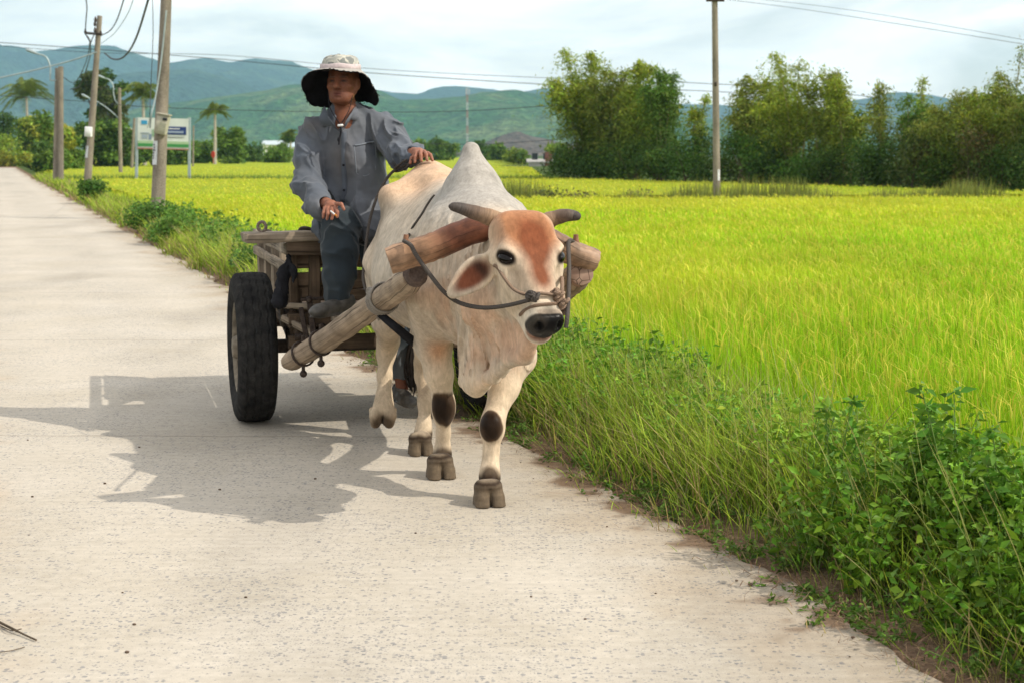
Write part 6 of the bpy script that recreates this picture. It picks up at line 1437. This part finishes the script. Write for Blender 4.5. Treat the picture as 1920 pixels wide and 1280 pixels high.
# ------------------------------------------------------------------ utility poles
def upole(px0, py0, px1, py1, Y, r0, r1, label, name='utility_pole', ground=-.2, square=False):
    a, c = P(px0, py0, Y), P(px1, py1, Y); d = (c - a) / (c[2] - a[2]); a = a + d * (ground - a[2]); t = thing(name, a, label, 'pole', 'concrete poles along the road')
    b = MB(); n = 12; pts = [a + (c - a) * i / (n - 1) for i in range(n)]; r = np.linspace(r0, r1, n)
    if square: b.sweep(pts, [(.75, -1), (1, -.75), (1, .75), (.75, 1), (-.75, 1), (-1, .75), (-1, -.75), (-.75, -1)], r, up=(0, 1, 0))
    else: b.tube(pts, r, 16)
    b.build('shaft', M['concrete_pole'], t, sharp=50); return t, a, c
def arm(t, pts, r, head=True):
    b = MB(); b.tube(spline(pts, 20), r, 7); o = b.build('lamp_arm', M['galv'], t)
    if head:
        e = np.asarray(pts[-1]); d = e - np.asarray(pts[-2]); d = d / np.linalg.norm(d); b = MB(); b.sweep([e, e + d * .15, e + d * .5, e + d * .6], [(math.cos(a) * 1.3, math.sin(a)) for a in np.linspace(0, 2 * np.pi, 10, endpoint=False)], [.04, .075, .085, .03]); b.build('lamp_head', M['galv'], t)
t, a, c = upole(297, 366, 314, -60, 35, .165, .115, 'big leaning concrete pole with a meter box, nearest on the left verge')
YB = 35 - .22
b = MB(); p0, p1 = P(300, 252, YB), P(308, 216, YB); b.beam(p0, p1, .27, .20, up=(0, 1, 0), ch=.02); b.beam(p1 + [.0, -.015, .0], p1 + [.006, -.015, .03], .31, .26, up=(0, 1, 0), ch=.01); mb = b.build('meter_box', M['meter'], t)
b = MB(); b.beam(P(309, 226.5, YB - .108), P(309.5, 221.5, YB - .108), .105, .01, up=(0, 1, 0), ch=.002); b.build('window', M['glassdark'], mb)
b = MB(); b.beam(P(301, 246, YB - .106), P(306.5, 231, YB - .106), .15, .01, up=(0, 1, 0), ch=.004); b.build('cover', simple('meter_cover', (.30, .30, .22), .4, .5), mb)
b = MB(); th_ = np.linspace(-2.35, -1.62, 8); zb_, zt_ = ztop(309, 35), ztop(265, 35)
def notice(t, axis_lo, axis_hi, z0, z1, r, a0, a1, rows=9, cols_=4):
    th_ = np.linspace(a0, a1, 8); V = []
    for z in (z0, z1):
        f = (z - axis_lo[2]) / (axis_hi[2] - axis_lo[2]); c = axis_lo + (axis_hi - axis_lo) * f
        for q_ in th_: V.append((c[0] + r * math.cos(q_), c[1] + r * math.sin(q_), z))
    V = np.array(V); b = MB(); b.add(V, [(i, i + 1, 8 + i + 1, 8 + i) for i in range(7)]); o = b.build('paper_notice', M['paper'], t)
    b = MB(); rr = np.random.default_rng(3)
    for j in range(rows):
        if rr.random() < .25: continue
        z = z0 + (z1 - z0) * (j + .5) / rows; f = (z - axis_lo[2]) / (axis_hi[2] - axis_lo[2]); c = axis_lo + (axis_hi - axis_lo) * f; q0 = rr.uniform(a0 + .1, a0 + .35); q1 = rr.uniform(q0 + .15, a1 - .1); ts = np.linspace(q0, q1, 5)
        b.sweep([(c[0] + (r + .003) * math.cos(q_), c[1] + (r + .003) * math.sin(q_), z) for q_ in ts], [(.001, -.02), (.001, .02), (-.001, .02), (-.001, -.02)], up=(0, 0, 1))
    b.build('print', M['ink'], o)
notice(t, a, c, zb_, zt_, .163, -2.75, -1.75)
b = MB(); b.tube(spline([P(312, 20, 34.8), P(306, 80, 34.82), P(300, 130, 34.82), P(292, 180, 34.8), P(284, 215, 34.7), P(281, 240, 34.9)], 24), .018, 6); b.build('service_cable', M['galv'], t)
t2, a, c = upole(167, 302, 187, 30, 60, .155, .095, 'leaning concrete pole with a crossarm and a white box, second along the verge')
b = MB(); b.beam(P(159, 62, 59.8), P(190, 65, 59.8), .09, .09); b.tube([P(160, 63, 59.8), P(170, 80, 59.8)], .03, 5); b.build('crossarm', M['iron'], t2)
for px, py in ((160, 59), (178, 56), (179, 36), (189, 62), (178, 44)):
    b = MB(); q_ = P(px, py, 59.75); b.tube([q_ - [0, 0, .12], q_ - [0, 0, .03], q_, q_ + [0, 0, .08]], [.03, .06, .045, .03], 8); b.build('insulator', M['iron'], t2)
b = MB(); b.beam(P(165.5, 257, 59.7), P(166.5, 238, 59.7), .26, .2, up=(0, 1, 0), ch=.02); b.build('meter_box', M['white_paint'], t2)
notice(t2, a, c, ztop(296, 60), ztop(274, 60), .158, -2.7, -1.7, 6)
t3, a, c = upole(114, 306, 114, 125, 77, .125, .105, 'right one of the paired concrete poles beside the bright trees', square=True)
t4, a4, c4 = upole(105, 306, 108, 128, 77.3, .125, .10, 'left one of the paired concrete poles, carrying a curved lamp arm', square=True)
arm(t4, [P(106, 151, 77.2), P(97, 151, 77.2), P(94, 148, 77.2), P(94, 125, 77.2), P(86, 107, 77.2), P(70, 101, 77.2)], .04)
t5, _, _ = upole(226, 302, 224, 165, 112, .15, .11, 'thin concrete pole with a lamp arm, between the leaning pole and the billboard')
arm(t5, [P(222, 196, 112), P(216, 188, 112), P(213, 175, 112), P(212, 160, 112), P(205, 150, 112), P(197, 147, 112)], .045)
arm(t5, [P(222, 222, 112), P(214, 214, 112), P(198, 201, 112), P(182, 191, 112), P(167, 184, 112)], .04)
upole(248, 300, 252, 222, 150, .16, .12, 'short concrete pole at the left side of the billboard')
upole(362, 298, 363, 236, 165, .10, .08, 'thin pole at the right side of the billboard')
upole(320, 300, 318, 268, 120, .22, .2, 'short stub of a pole seen under the billboard') if False else None
t6, a, c = upole(1344, 362, 1340, -6, 47.5, .115, .088, 'lone straight concrete pole standing in the rice in front of the bamboo', ground=-.3)
notice(t6, a, c, ztop(338, 47.5), ztop(318, 47.5), .114, -1.4, -.7, 3)
b = MB(); b.beam(P(1324, 1, 47.4), P(1358, 1, 47.4), .08, .08); b.build('crossarm', M['iron'], t6)
for px in (1327, 1341, 1355): b = MB(); q_ = P(px, -3, 47.4); b.tube([q_ - [0, 0, .1], q_, q_ + [0, 0, .1]], [.03, .06, .03], 8); b.build('insulator', M['iron'], t6)
b = MB(); b.tube([P(1340, 158, 47.38), P(1344, 158, 47.36)], .06, 8); b.build('bracket', M['iron'], t6)
# billboard
YBB = 85; bb = thing('billboard', P(305, 325, YBB) * [1, 1, 0] + [0, 0, -.35], 'white billboard on two steel posts, with a blue banner and a green foot', 'billboard')
for (xa, ya, xb, yb) in ((256, 318, 257, 221), (355, 330, 355, 221)):
    b = MB(); p, e = P(xa, ya, YBB), P(xb, yb, YBB); p = p + (e - p) / (e[2] - p[2]) * (-.35 - p[2]); b.beam(p, e, .14, .14, up=(0, 1, 0), ch=.01); b.build('post', M['galv'], bb)
def plate(x0, y0, x1, y1, off, m, name, par=None, th=.02):
    b = MB(); p, e = P((x0 + x1) / 2, y1, YBB - off), P((x0 + x1) / 2, y0, YBB - off); b.beam(p, e, (x1 - x0) / FPX * YBB, th, up=(0, 1, 0), ch=.001); return b.build(name, m, par or bb)
pan = plate(259, 222, 353, 279, .05, simple('billboard_white', (.60, .64, .60), .6, .3, 2, .08), 'panel', th=.06)
plate(259, 270, 353, 276, .095, simple('billboard_green', (.06, .26, .08), .6), 'green_strip', pan); plate(259, 265, 353, 270, .094, simple('billboard_pale_green', (.36, .50, .30), .6), 'pale_strip', pan)
plate(258, 278.5, 354, 280.5, .10, simple('billboard_sill', (.40, .20, .14), .7), 'sill', pan)
plate(265, 226, 276, 233.5, .095, simple('emblem_blue', (.05, .30, .52), .6), 'emblem', pan)
ban = plate(310, 238, 349, 253, .095, simple('banner_blue', (.025, .05, .17), .6), 'banner', pan); plate(313, 241, 337, 242.6, .115, M['white_paint'], 'text_line', ban, .01)
plate(313, 246, 344, 250, .115, simple('banner_grey', (.28, .34, .45), .6), 'text_block', ban, .01); plate(312, 257, 345, 258.4, .10, simple('caption_grey', (.18, .19, .19)), 'text_line', pan, .01)
for (x0, y0, x1, y1, c_) in ((264, 249, 280, 251, (.22, .27, .32)), (266, 253, 276, 260, (.30, .36, .42)), (279, 252, 284, 262, (.20, .26, .34)), (285, 243, 292, 256, (.26, .40, .26))): plate(x0, y0, x1, y1, .096, simple('print_tint', c_, .7), 'printed_picture', pan)
# ------------------------------------------------------------------ wires
def wire(pts, r, label, m=None, n=50):
    b = MB(); b.tube(spline(pts, n), r, 5, caps=False); tag(b.build('power_line', m or M['wire'], None, sharp=0), label, 'cable', 'overhead cables')
wire([P(-60, 76, 95), P(180, 93, 95), P(420, 112, 95), P(680, 136, 95), P(880, 150, 95), P(1060, 161, 95)], .022, 'upper long cable across the sky from the left edge, passing behind the hat')
wire([P(-60, 82, 96), P(180, 99, 96), P(420, 104, 96), P(680, 128, 96), P(880, 140, 96), P(1060, 148, 96)], .015, 'thinner long cable close beside the one behind the hat')
wire([P(-60, 176, 110), P(150, 190, 110), P(300, 202, 110), P(600, 210, 110), P(850, 209, 110), P(1060, 197, 110)], .022, 'lower long cable hanging in front of the hills')
wire([P(760, 268, 130), P(900, 271, 130), P(1060, 261, 130)], .022, 'lowest cable in front of the foot of the hills')
wire([P(-40, 155, 59.9), P(60, 133, 59.9), P(130, 115, 59.9), P(182, 98, 59.9)], .030, 'pale thick cable rising from the left edge to the leaning pole', M['galv'])
wire([P(190, 67, 59.6), P(206, 58, 56), P(220, 36, 50), P(238, -20, 42)], .020, 'cable curving up from the crossarm of the leaning pole')
wire([P(196, 100, 59.6), P(212, 111, 56), P(232, 107, 52), P(255, 72, 46), P(284, -20, 40)], .030, 'thick sagging black cable between the leaning pole and the top edge')
wire([P(190, 82, 59.6), P(215, 62, 52), P(240, 25, 46), P(256, -20, 42)], .012, 'faint thin cable between the two curving cables', M['galv'])
wire([P(285, -20, 34.6), P(287, 60, 34.6), P(283, 160, 34.7), P(280, 225, 34.7), P(276, 240, 50)], .008, 'thin drop cable hanging straight left of the big pole')
wire([P(160, 58, 59.7), P(162, 30, 58), P(163, 12, 56), P(158, -20, 54)], .022, 'short cable going straight up from the left tip of the crossarm')
wire([P(179, 60, 59.7), P(170, 82, 59.9), P(168, 110, 65), P(150, 160, 74), P(132, 168, 77)], .022, 'cable dropping from the leaning pole to the paired poles')
wire([P(160, 63, 59.7), P(168, 80, 59.9), P(160, 120, 68), P(140, 155, 77), P(118, 145, 77)], .018, 'second cable dropping from the crossarm to the paired poles')
wire([P(1341, -3, 47.4), P(1500, 17, 44), P(1700, 48, 40), P(1980, 93, 36)], .006, 'lower cable at the top right running down to the right edge')
wire([P(1355, -8, 47.4), P(1540, 12, 44), P(1700, 36, 40), P(1980, 86, 36)], .005, 'upper cable at the top right running down to the right edge')
wire([P(1230, 152, 92), P(1340, 158, 92), P(1480, 165, 92), P(1700, 190, 92)], .018, 'cable behind the lone pole, upper of the two there')
wire([P(1230, 168, 92), P(1340, 172, 92), P(1480, 182, 92), P(1700, 205, 92)], .018, 'cable behind the lone pole, lower of the two there')

# ------------------------------------------------------------------ bushes and single weeds of the verge
vb = [(152, 345, 46, .9, .75, 'round dark green bush on the verge left of the leaning pole foot'), (218, 385, 29, 1.1, .62, 'largest green bush on the verge, left of the big pole'), (262, 400, 25, .9, .5, 'green bush on the verge just below the big pole'), (330, 395, 25.5, .9, .42, 'low green bush right of the foot of the big pole'), (440, 480, 17.6, .8, .42, 'green bush on the verge behind the left tyre')]
for px, py, Y, w, h, lb in vb:
    x = (px - 960) / FPX * Y; s0 = float(s_of(np.array([x]), np.array([Y]))[0])
    if s0 < .45: x += (.45 - s0)
    bush('bush', x, Y, float(ground_z(np.array([x]), np.array([Y]))[0]), w, h, 1500, .055 * max(1, Y / 22), [(.09, .19, .03), (.12, .22, .035), (.07, .15, .028)], lb, 'bush', 'bushes on the verge', 10, 5)
for px, py, Y, w, h in ((1010, 350, 48, 1.6, .85), (1075, 352, 48.5, 1.5, .75), (1200, 354, 49, 1.5, .7), (1300, 356, 49, 1.2, .55)):
    x = (px - 960) / FPX * Y; bush('shrub', x, Y + .4, -.35, w, h, 500, .10, [(.13, .14, .05), (.11, .15, .04), (.17, .14, .07)], {1010: 'brownish shrub on the field bund nearest the ox', 1075: 'brownish shrub on the bund below the tallest bamboo', 1200: 'low shrub on the bund below the third bamboo', 1300: 'smallest shrub on the bund, left of the lone pole'}[px], 'shrub', 'shrubs on the field bund', 7, 7)
def single(px, py, Y, h, nst, sp_, leaf, col, label):
    x = P(px, py, Y)[0]; st, p, z = weed_plant(x, Y, h, nst, sp_, leaf, col, None, .16); z0 = float(ground_z(np.array([x]), np.array([Y]))[0]); t = thing('leafy_weed', (x, Y, z0), label, 'weed', 'tall weeds at the roadside'); b = MB()
    for q_ in st: b.tube(q_, np.linspace(.004, .002, len(q_)), 5, caps=False)
    b.build('stems', M['stem'], t, sharp=0); V, F, C = join([leafcloud(p, z, jitcol(len(p), col, .2, .1), .46, .45, .08)]); put('leaves', np_mesh('leaves', V, F, True, col=C), M['weed'], t)
single(1735, 860, 5.5, .74, 3, .05, .044, (.12, .27, .03), 'tall leafy weed rising highest in front of the rice, at the right')
single(1800, 900, 5.3, .68, 5, .16, .056, (.11, .25, .025), 'broad leafy weed right of the tallest one')
single(1890, 900, 5.0, .66, 5, .14, .058, (.10, .23, .025), 'broad dark leafy weed cut by the right edge')
single(1560, 900, 5.9, .55, 4, .14, .052, (.11, .25, .025), 'dark low weed with small leaves left of the tall weeds')
